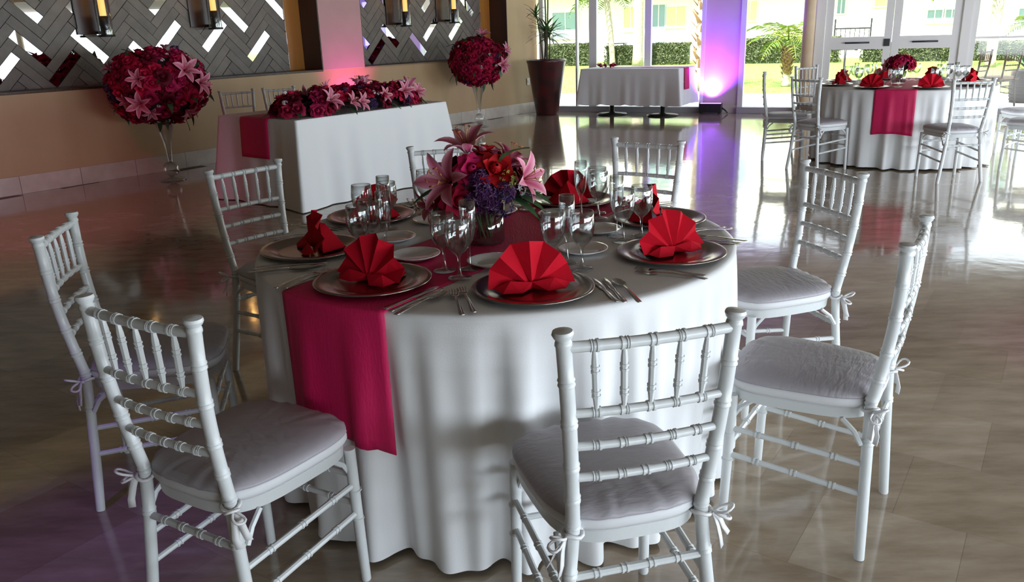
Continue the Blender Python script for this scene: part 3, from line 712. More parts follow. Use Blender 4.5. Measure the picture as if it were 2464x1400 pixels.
for i, (d, w) in enumerate(SET2):
    ph = R(d); br = .68; w += ' of the far round table'
    place(me_charger, T2, br, ph, 0, 0, ZR, 0, 'dark charger plate at the ' + w, 'charger plate', 'charger plates on the far table')
    place(nap_me[i % 4], T2, br, ph, 0, 0, ZR + .0075, R(rn.uniform(-25, 25)), 'crimson fan napkin at the ' + w, 'napkin', 'fan napkins on the far table')
    for nm, me, x, y, lb in (('wine_goblet', me_goblet, .100, .195, 'left wine goblet at the '), ('wine_goblet', me_goblet, .182, .160, 'right wine goblet at the '), ('champagne_flute', me_flute, .158, .243, 'champagne flute at the ')):
        place(me, T2, br, ph, x, y, ZR, 0, lb + w, 'glass', 'glassware on the far table', nm)

# ------------------------------------------------------------------ flowers
def petal(m, L_, w, curl, cup, base, az, tilt, nu=4, nv=5):
    ca, sa = cos(az), sin(az); vs = []
    for j in range(nv):
        t = j/(nv-1); ww = w*(sin(pi*min(1, .12+.80*t))**.7)
        el = tilt + curl*t*t
        rr = base + L_*t*cos(el); zz = L_*t*sin(el)
        for i in range(nu):
            q = (i/(nu-1)-.5)*2; x = rr - cup*(1-q*q)*0 + cup*q*q*-1; y = q*ww
            vs.append((ca*x - sa*y, sa*x + ca*y, zz + cup*.3*q*q))
    m.add(vs, [(j*nu+i, j*nu+i+1, (j+1)*nu+i+1, (j+1)*nu+i) for j in range(nv-1) for i in range(nu-1)])
def rose_mesh(sd, name, m_):
    rs = random.Random(sd); m = MB()
    m.lathe([(.001,.0),(.012,.004),(.016,.02),(.012,.034),(.004,.038)], 8)
    for ring, (n, L_, w, tilt, curl, cup, base) in enumerate(((4,.034,.017,1.25,.15,.006,.012),(5,.044,.024,1.0,-.2,.008,.014),(6,.052,.028,.62,-.5,.008,.014),(6,.056,.030,.25,-.5,.006,.012))):
        for k in range(n): petal(m, L_*rs.uniform(.92,1.08), w, curl, cup, base*.6, 2*pi*(k + .5*ring)/n + rs.uniform(-.15,.15), tilt + rs.uniform(-.08,.08))
    return m.mesh(name, m_)
rose_me = [rose_mesh(i, 'rose', M['rose']) for i in range(3)]; redrose_me = rose_mesh(9, 'red_rose', M['redrose'])
def lily_mesh():
    m = MB(); cols = []
    nu, nv = 5, 8
    for k in range(6):
        az = 2*pi*k/6; inner = k % 2; L_ = .105; w = .021 if inner else .016; ca, sa = cos(az), sin(az); vs = []
        for j in range(nv):
            t = j/(nv-1); ww = w*max(.03, sin(pi*min(1, .10 + .9*t))**.8); el = 1.05 - 1.25*t**1.3
            rr = .006 + L_*sum(cos(1.05-1.25*((q+.5)/14)**1.3) for q in range(int(14*t)))/14; zz = L_*sum(sin(1.05-1.25*((q+.5)/14)**1.3) for q in range(int(14*t)))/14 + (.002 if inner else 0)
            for i in range(nu):
                q = (i/(nu-1)-.5)*2; y = q*ww
                vs.append((ca*rr - sa*y, sa*rr + ca*y, zz + .006*q*q*sin(pi*t)))
                e = abs(q)**1.6; deep = (.44, .03, .12); pale = (.72, .36, .44); tip = .25*t
                cols.append(tuple(deep[n]*(1-e)*(1-tip) + pale[n]*(1-(1-e)*(1-tip)) for n in range(3)))
        m.add(vs, [(j*nu+i, j*nu+i+1, (j+1)*nu+i+1, (j+1)*nu+i) for j in range(nv-1) for i in range(nu-1)])
    return m.mesh('lily', M['lily'], True, cols)
lily_me = lily_mesh()
m = MB()
for k in range(6):
    q = 2*pi*k/6 + .3; m.tube([(0,0,.01),(.012*cos(q),.012*sin(q),.05),(.024*cos(q),.024*sin(q),.075)], .0010, 4); m.tube([(.022*cos(q)-.006*sin(q),.022*sin(q)+.006*cos(q),.076),(.026*cos(q)+.006*sin(q),.026*sin(q)-.006*cos(q),.076)], .0022, 5)
stamen_me = m.mesh('stamen', M['stamen'])
def leaf_mesh(L_=.13, w=.022, name='leaf', mt=None, droop=.5):
    nu, nv = 3, 7; m = MB()
    vs = [((i-1)*w*max(.05, sin(pi*(.08+.90*j/(nv-1)))), L_*(j/(nv-1))*1.0, -droop*L_*(j/(nv-1))**2 + .006*abs(i-1)) for j in range(nv) for i in range(nu)]
    m.add(vs, [(j*nu+i, j*nu+i+1, (j+1)*nu+i+1, (j+1)*nu+i) for j in range(nv-1) for i in range(nu-1)]); return m.mesh(name, mt or M['leaf'])
leaf_me = leaf_mesh()
def cluster_mesh(sd, name, mt, n, rad, fr):
    rs = random.Random(sd); m = MB()
    for k in range(n):
        v = Vector((rs.gauss(0,1), rs.gauss(0,1), abs(rs.gauss(0,1))*.9)).normalized(); q = v.to_track_quat('Z', 'Y'); c = v*rad*rs.uniform(.8, 1)
        for i in range(5):
            a = 2*pi*i/5; pts = [(0,0,0),(fr*.5*cos(a-.5),fr*.5*sin(a-.5),.004),(fr*cos(a),fr*sin(a),.002),(fr*.5*cos(a+.5),fr*.5*sin(a+.5),.004)]
            m.add([tuple(c + q @ Vector(p)) for p in pts], [(0,1,2,3)])
    return m.mesh(name, mt, False)
purple_me = cluster_mesh(2, 'purple_blossom', M['purple'], 26, .045, .017)
lime_me = cluster_mesh(3, 'lime_filler', M['lime'], 22, .028, .008)
white_me = cluster_mesh(4, 'white_blossom', M['white_bloom'], 9, .018, .011)
def bloom(t, me, name, p, n, s=1.0, spin=None):
    o = link(name, me, t); o.location = p
    q = Vector(n).normalized().to_track_quat('Z', 'Y'); o.rotation_mode = 'QUATERNION'
    from mathutils import Quaternion
    o.rotation_quaternion = q @ Quaternion((0,0,1), random.uniform(0, 6.28) if spin is None else spin); o.scale = (s, s, s); return o
def lily(t, p, n, s=1.0, spin=None):
    o = bloom(t, lily_me, 'lily', p, n, s, spin); link('stamen', stamen_me, o); return o
def leaf(t, p, n, s=1.0):
    o = link('leaf', leaf_me, t); o.location = p; q = Vector(n).normalized().to_track_quat('Y', 'Z'); o.rotation_mode = 'QUATERNION'; o.rotation_quaternion = q; o.scale = (s, s, s); return o
def ball(base, zc, a, c, label, seed, nr=185):
    random.seed(seed)
    t = thing('floral_ball', label, 'flower arrangement', (*base, zc), 0, 'tall flower balls')
    MB().lathe([(.001,-.90*c)] + [(.86*a*cos(q), .86*c*sin(q)) for q in np.linspace(-1.3, 1.3, 11)] + [(.001,.90*c)], 24).build('foam', M['foam'], t)
    ga_ = pi*(3-5**.5)
    for i in range(nr):
        z = 1 - 2*(i+.5)/nr; r = (1-z*z)**.5; q = i*ga_
        d = Vector((r*cos(q), r*sin(q), z)); jit = random.uniform(.88, 1.02)
        p = Vector((d.x*a*jit, d.y*a*jit, d.z*c*jit)); n = Vector((d.x/a, d.y/a, d.z/c)).normalized() + Vector((random.uniform(-.25,.25), random.uniform(-.25,.25), random.uniform(-.25,.25)))
        k = random.random()
        if k < .86: bloom(t, random.choice(rose_me), 'rose', p*.95, n, random.uniform(1.1, 1.65))
        elif k < .895: lily(t, p*.97, n, random.uniform(.9, 1.2))
        elif k < .945: bloom(t, purple_me, 'purple_blossom', p*.97, n, random.uniform(1.0, 1.5))
        else: bloom(t, white_me, 'white_blossom', p*1.02, n, random.uniform(.8, 1.2))
        if i % 5 == 0: leaf(t, p*.9, n + Vector((random.uniform(-.8,.8), random.uniform(-.8,.8), random.uniform(-.5,.3))), random.uniform(.9, 1.5))
    return t
V1, V2 = (-3.56, 8.73), (-.41, 12.80)
def trumpet(base, h, label):
    t = thing('trumpet_vase', label, 'vase', (*base, 0), 0, 'tall glass trumpet vases')
    MB().lathe([(.001,.002),(.135,.002),(.138,.008),(.13,.014),(.06,.022),(.028,.034),(.025,.045)], 36).build('foot', M['glass'], t)
    MB().lathe([(.001,.04)] + [(.082*cos(q), .118+.082*sin(q)) for q in np.linspace(-1.2, 1.2, 11)] + [(.001,.197)], 28).build('ball_knop', M['glass'], t)
    MB().lathe([(.024,.19),(.026,.24),(.036,.34),(.058,.46),(.088,.57),(.125,h),(.121,h),(.084,.57),(.054,.46),(.032,.34),(.022,.24),(.001,.20)], 36).build('trumpet', M['glass'], t)
    return t
trumpet(V1, .66, 'tall glass trumpet vase on the floor at the left, under the larger flower ball'); trumpet(V2, .66, 'tall glass trumpet vase on the floor beyond the head table, under the farther flower ball')
b1 = ball(V1, .965, .50, .385, 'large crimson rose and lily ball at the left, on a glass trumpet vase', 5)
b2 = ball(V2, .965, .42, .35, 'farther crimson flower ball on a glass vase, beyond the head table', 6)
def to_local(o, p): return tuple(np.array(p) - np.array(o.location))
lily(b1, (.0,-.50,-.13), (.10,-1,-.1), 1.5, .4); lily(b1, (.02,-.50,.10), (-.1,-1,.15), 1.2, .1); lily(b1, (.40,-.30,.16), (.7,-.7,.3), 1.6); lily(b1, (.47,-.15,.03), (1,-.4,0), 1.5)
lily(b2, (.36,-.24,-.06), (.7,-.8,.1), 1.5); lily(b2, (.40,-.16,.14), (.9,-.4,.4), 1.4); lily(b2, (.10,-.2,.36), (.2,-.5,1), 1.3)

# ---- head table
HT0 = np.array([-1.736, 6.901])                 # near front corner of the top
def HT(a, d, z): p = HT0 + E1*a - N1*d; return (p[0], p[1], z)
HL, HD = 1.82, 1.10
ht = thing('head_table', 'long rectangular head table under a white cloth, in front of the left wall', 'table', HT(HL/2, HD/2, 0), math.atan2(E1[1], E1[0]))
MB().box((-HL/2+.01, -HD/2+.01, ZT-.03), (HL/2-.01, HD/2-.01, ZT-.006)).build('tabletop', M['tabletop'], ht, False)
for sx in (-1, 1):
    for sy in (-1, 1): MB().tube([(sx*(HL/2-.12), sy*(HD/2-.12), 0), (sx*(HL/2-.12), sy*(HD/2-.12), ZT-.03)], .02, 8).build('leg', M['darkiron'], ht)
def rect_cloth(name, L_, D_, zb, loc, rz, seed, label, flare=.05, amp=.022, n0=9):
    rs = np.random.RandomState(seed); ph = rs.uniform(0, 6.28, 8)
    cr = .015; NP = 260; per = 2*(L_+D_)
    def rim(s):
        s = s % per
        for ln, (ax, sg) in ((L_, (0, -1)), (D_, (1, 1)), (L_, (0, 1)), (D_, (1, -1))):
            if s < ln:
                if ax == 0: return ((-L_/2 + s) * (1 if sg < 0 else -1), sg*D_/2, 0, sg)
                return (sg*L_/2, (-D_/2 + s)*(1 if sg > 0 else -1), sg, 0)
            s -= ln
    corners = [0, L_, L_+D_, 2*L_+D_, per]
    zs = [ZT, ZT-.004, ZT-.02] + list(np.linspace(ZT-.06, zb, 12))
    def fn(i, j):
        s = per*i/NP; x, y, nx, ny = rim(s)
        dc = min(abs(s-c) for c in corners)
        if j == 0: return (x*.0, y*.0, ZT)
        if j == 1: return (x*.97, y*.97, ZT)
        z = zs[j-2]; t = (ZT-z)/ZT
        w = math.exp(-(dc/.10)**2)
        f = sum(cos(n_*2*pi*s/per*1.0 + ph[k])*a for k, (n_, a) in enumerate(((n0, 1.0), (n0*2+3, .6), (n0*3+1, .4))))/2
        r = (.004 if z < ZT else 0) + flare*t + amp*t*f*(1-w) + .055*t*w
        # corner normal
        cxn = math.copysign(1, x)*(w if ny else 1*abs(nx)) if dc < .3 else nx; cyn = math.copysign(1, y)*(w if nx else 1*abs(ny)) if dc < .3 else ny
        return (x + (nx if abs(nx) else cxn*w)*r, y + (ny if abs(ny) else cyn*w)*r, z + (.012*f if j == 2+len(zs)-1 and zb > .05 else 0))
    o = MB().grid(fn, NP, 2+len(zs), True).build(name, M['cloth']); o.location = loc; o.rotation_euler = (0, 0, rz); return tag(o, label, 'tablecloth')
rect_cloth('head_tablecloth', HL, HD, .008, HT(HL/2, HD/2, 0), math.atan2(E1[1], E1[0]), 4, 'white floor length tablecloth on the rectangular head table', .045, .034)
def strip(name, pts, w, wd, label, m_='runner'):  # ribbon through pts with half-width vector wd
    nw = 9; P = [np.array(p) for p in pts]; wd = np.array(wd)
    o = MB().grid(lambda i, j: tuple(P[i] + wd*(j/(nw-1)-.5)*w), len(P), nw).build(name, M[m_])
    md = o.modifiers.new('solidify', 'SOLIDIFY'); md.thickness = .003; md.offset = 0
    return tag(o, label, 'runner')
pts = [HT(a, .56, ZT+.0035) for a in np.linspace(HL-.02, .0, 24)] + [HT(-.012, .56, ZT-.003)] + [HT(-.018-.048*(z/ZT), .56, ZT-.01-z) for z in np.linspace(.02, .33, 10)]
strip('table_runner', pts, .40, (-N1[0], -N1[1], 0), 'fuchsia runner along the head table, hanging over its shaded near end')
random.seed(12)
hf = thing('long_flower_arrangement', 'long low arrangement of crimson roses and pink lilies along the head table front', 'flower arrangement', HT(.82, .26, ZT+.006), math.atan2(E1[1], E1[0]))
hl = 1.56/2
MB().grid(lambda i, j: ((-1+2*i/12)*hl*.94, -.13*cos(pi*j/6)*(1-.3*((i-6)/6)**4), .12*sin(pi*j/6)*(1-.5*((i-6)/6)**4)+.0), 13, 7).build('foam', M['foam'], hf)
for i in range(150):
    x = random.uniform(-hl, hl); q = random.uniform(.05, pi-.05); e = (1-.55*abs(x/hl)**6)
    y = -.21*cos(q)*e; z = .02 + .17*sin(q)*e*random.uniform(.85, 1.15)
    n = (x*.5 + random.uniform(-.4,.4), -cos(q) + random.uniform(-.3,.3), sin(q) + .15)
    k = random.random(); p = (x, y, max(.035, z))
    if k < .66: bloom(hf, random.choice(rose_me), 'rose', p, n, random.uniform(.8, 1.3))
    elif k < .80: lily(hf, (x, y, max(.05, z+.035)), n, random.uniform(.95, 1.35))
    elif k < .90: bloom(hf, purple_me, 'purple_blossom', p, n, random.uniform(.8, 1.2))
    else: bloom(hf, white_me, 'white_blossom', (x, y, z+.05), n, random.uniform(.8, 1.2))
    if i % 4 == 0: leaf(hf, (x, y*.9, .04), (n[0], n[1]*1.5, .15), random.uniform(.8, 1.3))

# ---- centrepieces
def centrepiece(loc, label, vlabel, grp, seed, near_):
    random.seed(seed)
    v = thing('glass_vase', vlabel, 'vase', loc, 0, 'centrepiece vases'); h = .125
    MB().lathe([(.001,.002),(.066,.002),(.070,.006),(.072,h),(.068,h),(.066,.010),(.001,.010)], 32).build('vase_wall', M['glass'], v)
    t = thing('centrepiece_flowers', label, 'flower arrangement', (loc[0], loc[1], loc[2]+h), 0, grp)
    mm = MB()
    for k in range(14):
        q = random.uniform(0, 6.28); r = random.uniform(.01, .05); mm.tube([(r*.8*cos(q+1), r*.8*sin(q+1), -.108), (r*cos(q), r*sin(q), -.03), (r*1.6*cos(q), r*1.6*sin(q), .05)], .004, 5)
    mm.build('stems', M['greenstem'], t)
    MB().lathe([(.001,-.005),(.05,.0),(.095,.035),(.10,.075),(.06,.12),(.001,.14)], 16).build('foam', M['foam'], t)
    K = 720.
    def at(px, py, dy): return ((px-1150)/K, dy, (475-py)/K*1.02 + .02)
    if near_:
        lily(t, at(1085,425,-.10), (-.55,-.75,.35), 1.15, .2); lily(t, at(1122,372,.02), (-.2,-.25,1), 1.1, .5); lily(t, at(1240,430,-.05), (.8,-.5,.3), .95, .1); lily(t, at(1040,478,-.04), (-.9,-.4,-.25), .75); lily(t, at(1215,405,.05), (.5,.2,.9), .9)
        bloom(t, redrose_me, 'red_rose', at(1183,408,-.06), (.2,-.75,.6), 1.15); bloom(t, redrose_me, 'red_rose', at(1160,385,.05), (.0,.2,1), 1.0)
        bloom(t, lime_me, 'lime_filler', at(1213,422,-.08), (.5,-.7,.5), 1.0)
        for px, py, dy, s in ((1145,448,-.12,1.0),(1165,462,-.12,1.0),(1195,470,-.11,1.05),(1135,470,-.11,.8),(1250,460,-.02,.8),(1150,425,-.08,.9),(1205,450,-.1,.8)): bloom(t, purple_me, 'purple_blossom', at(px,py,dy), (random.uniform(-.2,.2),-1,.2), s)
        for px, py, dy in ((1075,475,-.06),(1130,405,-.05),(1100,470,-.1),(1180,440,.09),(1120,430,.1)): bloom(t, random.choice(rose_me), 'rose', at(px,py,dy), (random.uniform(-.5,.3), -.6 if dy < 0 else .7, .3), 1.0)
        for px, py, dx, dz in ((1235,470,1,.05),(1245,462,1,.2),(1095,470,-1,.05),(1225,475,.9,-.1),(1115,474,-.8,-.05),(1065,450,-1,.2),(1205,395,.6,.9)): leaf(t, at(px-30*dx*.5,py-8,-.06), (dx,-.5,dz), .9)
        bloom(t, white_me, 'white_blossom', at(1238,448,-.07), (.8,-.6,.2), 1.0)
    for k in range(12 if near_ else 26):
        q = random.uniform(0, 6.28) if not near_ else random.uniform(.1, 3.0); e = random.uniform(.1, 1.2); n = (cos(q)*cos(e), sin(q)*cos(e), sin(e)*.9)
        p = (n[0]*.125, n[1]*.125, .04 + n[2]*.10)
        (bloom(t, random.choice(rose_me), 'rose', p, n, random.uniform(.8, 1.1)) if random.random() < (.7 if near_ else .93) else lily(t, p, n, .8))
        if k % 3 == 0: leaf(t, (n[0]*.08, n[1]*.08, .02), (n[0], n[1], .1), .9)
centrepiece((-.088, 2.635, ZT+.0045), 'low mixed centrepiece of pink lilies, red roses and purple blossoms on the near table', 'round clear glass vase under the near centrepiece', 'table centrepieces', 21, True)
centrepiece((4.03, 8.66, ZT+.0045), 'dark red centrepiece flowers on the far round table by the glass door', 'round clear glass vase under the far centrepiece', 'table centrepieces', 22, False)

# ------------------------------------------------------------------ white table by the window
bt_a = math.atan2(-.503, .864); BTc = (2.14, 13.72)
t = thing('pedestal_table', 'rectangular table with two round iron pedestals under a short white cloth, by the window', 'table', (*BTc, 0), bt_a)
MB().box((-.80, -.37, ZT-.03), (.80, .37, ZT-.006)).build('tabletop', M['tabletop'], t, False)
for sx in (-.44, .44):
    MB().lathe([(.001,.0),(.25,.0),(.255,.012),(.24,.022),(.06,.035),(.036,.05),(.034,ZT-.03),(.001,ZT-.03)], 32, (sx, 0, 0)).build('pedestal', M['darkiron'], t)
rect_cloth('short_tablecloth', 1.64, .78, .19, (*BTc, 0), bt_a, 11, 'short white tablecloth on the pedestal table by the window', .03, .022, 11)
c_, s_ = cos(bt_a), sin(bt_a); BT = lambda x, y, z: (BTc[0]+c_*x-s_*y, BTc[1]+s_*x+c_*y, z)
pts = [BT(x, -.05, ZT+.0035) for x in np.linspace(-.55, .82, 14)] + [BT(.834, -.05, ZT-.004)] + [BT(.838+.035*z, -.05, ZT-.01-z) for z in np.linspace(.02, .32, 9)]
strip('table_runner', pts, .22, (-s_, c_, 0), 'fuchsia runner hanging from the right end of the window table')
fl = thing('small_flower_spray', 'small pink flower spray lying on the window table', 'flower arrangement', BT(-.42, -.22, ZT+.012))
random.seed(31)
for k in range(9): (lily if k % 3 == 0 else lambda *a: bloom(a[0], random.choice(rose_me), 'rose', *a[1:]))(fl, (random.uniform(-.16,.16), random.uniform(-.06,.06), .03), (random.uniform(-.6,.6), random.uniform(-.6,.6), 1), .7)
for k in range(6): leaf(fl, (random.uniform(-.10,.10), 0, .03), (random.choice((-1,1)), random.uniform(-.6,.6), .30), .6)

# ------------------------------------------------------------------ tall pot with a dracaena
PT = (.70, 14.30)
t = thing('planter_pot', 'tall dark oxblood glazed tapered pot in the corner by the window', 'planter', (*PT, 0))
MB().lathe([(.001,.0),(.185,.0),(.19,.02),(.32,.84),(.335,.87),(.335,.90),(.31,.90),(.30,.85),(.001,.84)], 40).build('pot_wall', M['pot'], t)
MB().lathe([(.001,.872),(.15,.868),(.27,.855),(.001,.845)], 24).build('soil', M['soil'], t)
random.seed(44)
dr = thing('dracaena', 'spiky dark green dracaena growing in the tall oxblood pot', 'plant', (*PT, .868))
dleaf = leaf_mesh(.38, .022, 'spike_leaf', M['plantleaf'], .35)
for (x, y, tops, heads) in ((-.03, 0, (-.02, .02, .52), True), (.05, .02, (.06, .03, .46), True), (.01, .0, (.05, -.02, 1.75), True), (-.05, .0, (-.16, -.04, .80), True), (.0, -.04, (-.02, -.03, 1.5), False)):
    MB().tube([(x, y, -.01), ((x+tops[0])/2+.01, (y+tops[1])/2, tops[2]*.5), tops], [.014, .012, .010], 7).build('stem', M['stem'], dr)
    n = 42 if tops[2] < .6 else 20
    for k in range(n):
        q = random.uniform(0, 6.28); e = random.uniform(-.1, 1.2); o = link('spike_leaf', dleaf, dr); o.location = (tops[0], tops[1], tops[2]-random.uniform(0,.12))
        o.rotation_mode = 'QUATERNION'; o.rotation_quaternion = Vector((cos(q)*cos(e), sin(q)*cos(e), sin(e))).to_track_quat('Y', 'Z'); s_2 = random.uniform(.65, 1.0)*(1 if tops[2] < .6 else .7); o.scale = (s_2,)*3

# ------------------------------------------------------------------ outdoors
gp = MB(); gp.add([GL(-60, .13, -.03), GL(60, .13, -.03), GL(60, 4.2, -.03), GL(-60, 4.2, -.03)], [(0,1,2,3)])
gp.add([(8.2, 11.3, -.03), (6.0, -40, -.03), (60, -40, -.03), (60, 4, -.03)], [(3,2,1,0)]); gp.add([(9.5, -2.9, -.03), (-20, -2.9, -.03), (-20, -40, -.03), (9.5, -40, -.03)], [(0,1,2,3)])
struct(gp.build('terrace_floor', M['path'], None, False), 'white concrete path and terrace outside the glass')
struct(MB().add([GL(-60, 4.2, -.035), GL(60, 4.2, -.035), GL(60, 60, -.035), GL(-60, 60, -.035)], [(0,1,2,3)]).build('lawn_floor', M['lawn'], None, False), 'sunlit green lawn beyond the path')
rs = np.random.RandomState(5); gm = MB()
for k in range(5200):
    u, o_ = rs.uniform(-8, 14), 4.25 + 12.3*rs.rand()**1.4; p = GL(u, o_, -.035); a = rs.uniform(0, 6.28); hh = rs.uniform(.03, .07)
    gm.add([(p[0]-.006*cos(a), p[1]-.006*sin(a), p[2]), (p[0]+.006*cos(a), p[1]+.006*sin(a), p[2]), (p[0]+rs.uniform(-.03,.03), p[1]+rs.uniform(-.03,.03), p[2]+hh)], [(0,1,2)])
tag(gm.build('grass', M['grass'], None, False), 'short green grass growing on the lawn', 'grass', kind='stuff')
def hedge(u0, u1, z, off, label):
    rs = np.random.RandomState(int(abs(u0)*10)); c = GL((u0+u1)/2, off, 0); t = thing('hedge', label, 'hedge', c, ga, 'clipped hedges in front of the white building')
    w = (u1-u0)/2; MB().box((-w+.08, -.3, -.03), (w-.08, .3, z-.08)).build('inner_mass', M['hedge'], t, False)
    m = MB()
    for k in range(int(2600*w)):
        f = rs.randint(3); x, y, zz = rs.uniform(-w, w), rs.uniform(-.38, .38), rs.uniform(0, z)
        if f == 0: zz = z - abs(rs.normal(0, .05))
        else: y = -.38 + abs(rs.normal(0, .05))
        d = rs.normal(0, 1, 3); d /= np.linalg.norm(d); e = np.cross(d, rs.normal(0, 1, 3)); e /= np.linalg.norm(e); s = rs.uniform(.03, .07); p = np.array([x, y, zz])
        m.add([p-d*s, p+e*s*.4, p+d*s, p-e*s*.4], [(0,1,2,3)])
    o = m.build('leaves', M['hedge'], t, False); o['kind'] = 'stuff'
hedge(-6.2, -4.45, .78, 17.2, 'leftmost clipped green hedge, seen beside the tall pot'); hedge(-3.85, -2.75, .66, 17.2, 'clipped hedge above the left part of the window table'); hedge(-2.3, -.7, .72, 17.2, 'clipped hedge above the right part of the window table'); hedge(1.0, 4.4, .80, 17.2, 'long clipped hedge right of the purple pillar'); hedge(5.0, 12, .55, 17.2, 'long low hedge behind the double glass door')
BO = 20.0
bld = thing('hotel_building', 'white two storey hotel building across the lawn, with yellow recesses', 'building', GL(0, BO, 0), ga)
def BL(u, o_, z): return (u, o_, z)
f = MB().box((-30, 0, -.03), (40, 6, 6.4)); f.build('facade_wall', M['facade'], bld, False)
MB().box((-30, -.9, 2.72), (40, .02, 2.95)).build('balcony_slab', M['facade'], bld, False)
def win(u0, u1, z0, z1, m_, door_=False):
    fr = MB(); e = .05
    for lo, hi in (((u0-e,-.06,z0-e),(u0,.0,z1+e)),((u1,-.06,z0-e),(u1+e,.0,z1+e)),((u0,-.06,z1),(u1,.0,z1+e)),((u0,-.06,z0-e),(u1,.0,z0)),(((u0+u1)/2-.02,-.05,z0),((u0+u1)/2+.02,0,z1))): fr.box(lo, hi)
    w = fr.build('window', M['frame'], bld, False); MB().box((u0, -.03, z0), (u1, -.004, z1), None).build('pane', M[m_], w, False)
for a in ((-7.0,-5.9,.95,1.95,'bluepane'),(-3.95,-3.4,1.15,2.05,'yellow'),(-2.8,-2.3,.3,2.1,'bluepane'),(-2.22,-1.5,1.25,2.0,'yellow'),(.7,1.2,1.4,2.1,'yellow'),(4.05,4.3,1.55,2.1,'bluepane'),(5.3,6.0,1.75,2.3,'yellow'),(7.05,7.5,1.14,1.55,'bluepane'),(7.62,8.0,1.14,1.55,'bluepane'),(9.85,10.6,.9,1.5,'bluepane'),(12,13,1,2.1,'bluepane'),(-10,-9,.9,2,'bluepane'),(15,16,1,2.1,'yellow')): win(*a)
for k, u in enumerate((-12,-9,-6,-3,0,3,6,9,12,15)): win(u, u+1.2, 3.3, 5.2, 'bluepane')
rl = thing('balcony_railing', 'dark patio railing in front of the white building, seen through the left door leaf', 'railing', GL(4.65, 19.3, 0), ga)
for x in np.linspace(-.55, .55, 8): MB().box((x-.012, -.012, .45), (x+.012, .012, 1.0)).build('baluster', M['black'], rl, False)
MB().box((-.6, -.02, 1.0), (.6, .02, 1.05)).build('handrail', M['black'], rl, False)
for s in (-.6, .6): MB().box((s-.025, -.025, -.03), (s+.025, .025, 1.35)).build('post', M['black'], rl, False)
pt = thing('patio_table', 'small dark patio table by the white building, seen above the window table', 'table', GL(-4.0, 19.2, 0), ga)
MB().box((-.35,-.25,.68),(.35,.25,.72)).build('tabletop', M['black'], pt, False)
for sx in (-.3, .3): MB().box((sx-.02,-.2,-.03),(sx+.02,.2,.68)).build('leg', M['black'], pt, False)

frond_me = {}
def frond(L_, sd):
    rs = random.Random(sd); m = MB(); n = 16; P = []
    for i in range(n+1):
        t = i/n; P.append((0, L_*t*(1-.12*t), L_*(.55*t - .75*t*t)))
    m.tube(P, [.018*(1-.8*i/n)+.003 for i in range(n+1)], 5)
    for i in range(2, n+1):
        p = np.array(P[i]); ln = L_*.30*sin(pi*(.12+.8*i/n))
        for s in (-1, 1):
            q = p + (s*ln*.85, ln*.45, -ln*rs.uniform(.15, .55)); w = np.array((0, .022, .0)); mid = (p+q)/2 + (0, 0, ln*.08)
            m.add([p-w*.5, p+w*.5, mid+w, q, mid-w], [(0,1,2,3,4)])
    return m.mesh('palm_frond', M['frond'], False)
for k in range(2): frond_me[k] = (frond(1.7, k), frond(1.0, k+5))
def palm(u, off, h, r, label, nf=11, small=False, boots=False, seed=1, lean=(0, 0), grp='palm trees outside'):
    random.seed(seed); t = thing('palm_tree', label, 'palm tree', GL(u, off, -.035), 0, grp)
    n = 14; m = MB(); m.tube([(lean[0]*(i/n)**1.5, lean[1]*(i/n), h*i/n) for i in range(n+1)], [r*(1.25 if i == 0 else (1.0 + (.08 if i % 2 else 0))) for i in range(n+1)], 12); m.build('trunk', M['bark'], t)
    if boots:
        bm = MB().add([(-.05,0,0),(.05,0,0),(.035,-.05,.10),(0,-.10,.17),(-.035,-.05,.10)], [(0,1,2,3,4)]).add([(-.05,.02,0),(.05,.02,0),(0,-.09,.165)], [(2,1,0)]).mesh('leaf_base', M['boot'], False)
        for k in range(110):
            q = k*2.4; z = .25 + (h-.3)*k/110; o = link('leaf_base', bm, t); o.location = (r*.95*cos(q), r*.95*sin(q), z); o.rotation_euler = (R(10), 0, q + pi/2); o.scale = (random.uniform(.9,1.5)*(.55 if small else 1),)*3
    for k in range(nf):
        o = link('palm_frond', frond_me[k % 2][1 if small else 0], t); o.location = (lean[0], lean[1], h - .03 + (.06 if small else 0)); o.rotation_euler = (R(random.uniform(-12, 35)), 0, 2*pi*k/nf + random.uniform(-.2, .2)); s = random.uniform(.85, 1.15); o.scale = (s, s, s)
palm(-3.45, 16.6, 2.4, .10, 'palm tree with yellow green fronds behind the window table, left of the pale trunk', 11, False, False, 1, (-.25, 0))
palm(-2.3, 15.8, 4.6, .17, 'tall pale grey palm trunk behind the middle of the window table', 11, False, False, 2)
palm(1.95, 4.95, 4.2, .15, 'thick palm trunk with orange brown leaf bases beside the purple pillar', 10, False, True, 3)
palm(3.62, 6.1, .95, .09, 'young palm with bright green fronds right of the purple pillar', 12, True, True, 4)
palm(8.4, 13.0, 2.6, .13, 'palm with bright hanging fronds seen through the right door leaf', 13, False, False, 5)
palm(9.2, 11.0, 1.0, .07, 'small young palm seen right of the door frame', 9, True, False, 6)
palm(-7.2, 14.5, 2.9, .10, 'thin palm seen above the dracaena in the corner window', 10, False, False, 7)
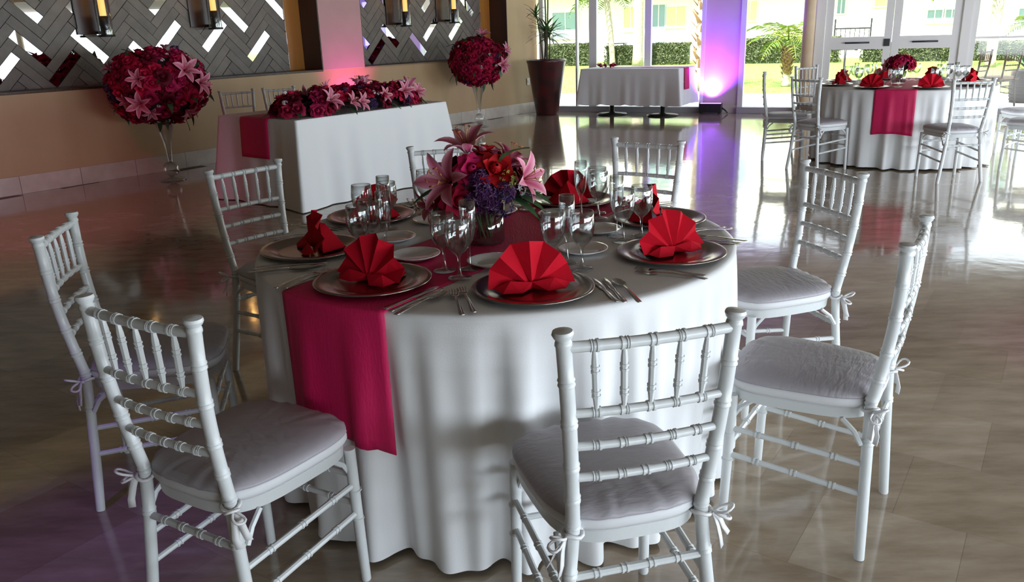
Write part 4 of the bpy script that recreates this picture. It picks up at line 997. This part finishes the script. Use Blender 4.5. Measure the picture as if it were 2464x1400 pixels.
col_ = tag(MB().lathe([(.001,-.03),(.085,-.03),(.085,2.7),(.001,2.7)], 32).build('round_column', M['stone']), 'slender round tan column just left of the double glass door', 'column'); col_.location = GL(4.44, -.20, .03)
# two brown chiavari chairs and a wicker planter on the terrace
bc = None
CH_CACHE.clear()
BM = (M['brown_chair'], M['brown_cushion'], M['brown_cushion'], M['brown_cushion'])
bc = make_chair(BM, 'left brown chiavari chair outside, right of the door frame', 'brown chairs on the terrace'); bc.location = GL(6.82, 1.5, -.03); bc.rotation_euler = (0, 0, R(35))
c2 = copy_tree(bc, 'right brown chiavari chair outside, beside its twin', GL(7.26, 1.7, -.03), R(20))
wp = thing('wicker_planter', 'brown wicker planter outside at the right photo edge', 'planter', GL(7.76, 2.4, -.03))
MB().lathe([(.001,.0),(.20,.0),(.24,.25),(.23,.5),(.21,.52),(.001,.50)], 28).build('basket', M['wicker'], wp)
for z in np.linspace(.05, .48, 9): MB().lathe([(.205+.035*sin(pi*z/.6)+.006*cos(q), z+.014*sin(q)) for q in np.linspace(0, 6.28, 7)], 28).build('woven_band', M['wicker'], wp)
sp = thing('terrace_plant', 'dark spiky plant in the wicker planter outside', 'plant', GL(7.76, 2.4, .47))
for k in range(22):
    q = random.uniform(0, 6.28); e = random.uniform(.3, 1.3); o = link('spike_leaf', dleaf, sp); o.rotation_mode = 'QUATERNION'; o.rotation_quaternion = Vector((cos(q)*cos(e), sin(q)*cos(e), sin(e))).to_track_quat('Y', 'Z'); o.scale = (1.2,)*3
lt = thing('garden_torch', 'black garden pole with a short cross arm, seen through the left door leaf', 'pole', GL(4.85, 4.9, -.03))
MB().tube([(0,0,0),(0,0,1.05)], .022, 8).build('pole', M['black'], lt); MB().tube([(-.22,0,.82),(.22,0,.82)], .014, 8).build('cross_arm', M['black'], lt)
for s in (-.22, .22): MB().lathe([(.001,.79),(.035,.80),(.035,.85),(.001,.86)], 10, (s, 0, 0)).build('end_knob', M['black'], lt)
MB().lathe([(.001,0),(.12,0),(.12,.02),(.001,.03)], 16).build('base', M['black'], lt)
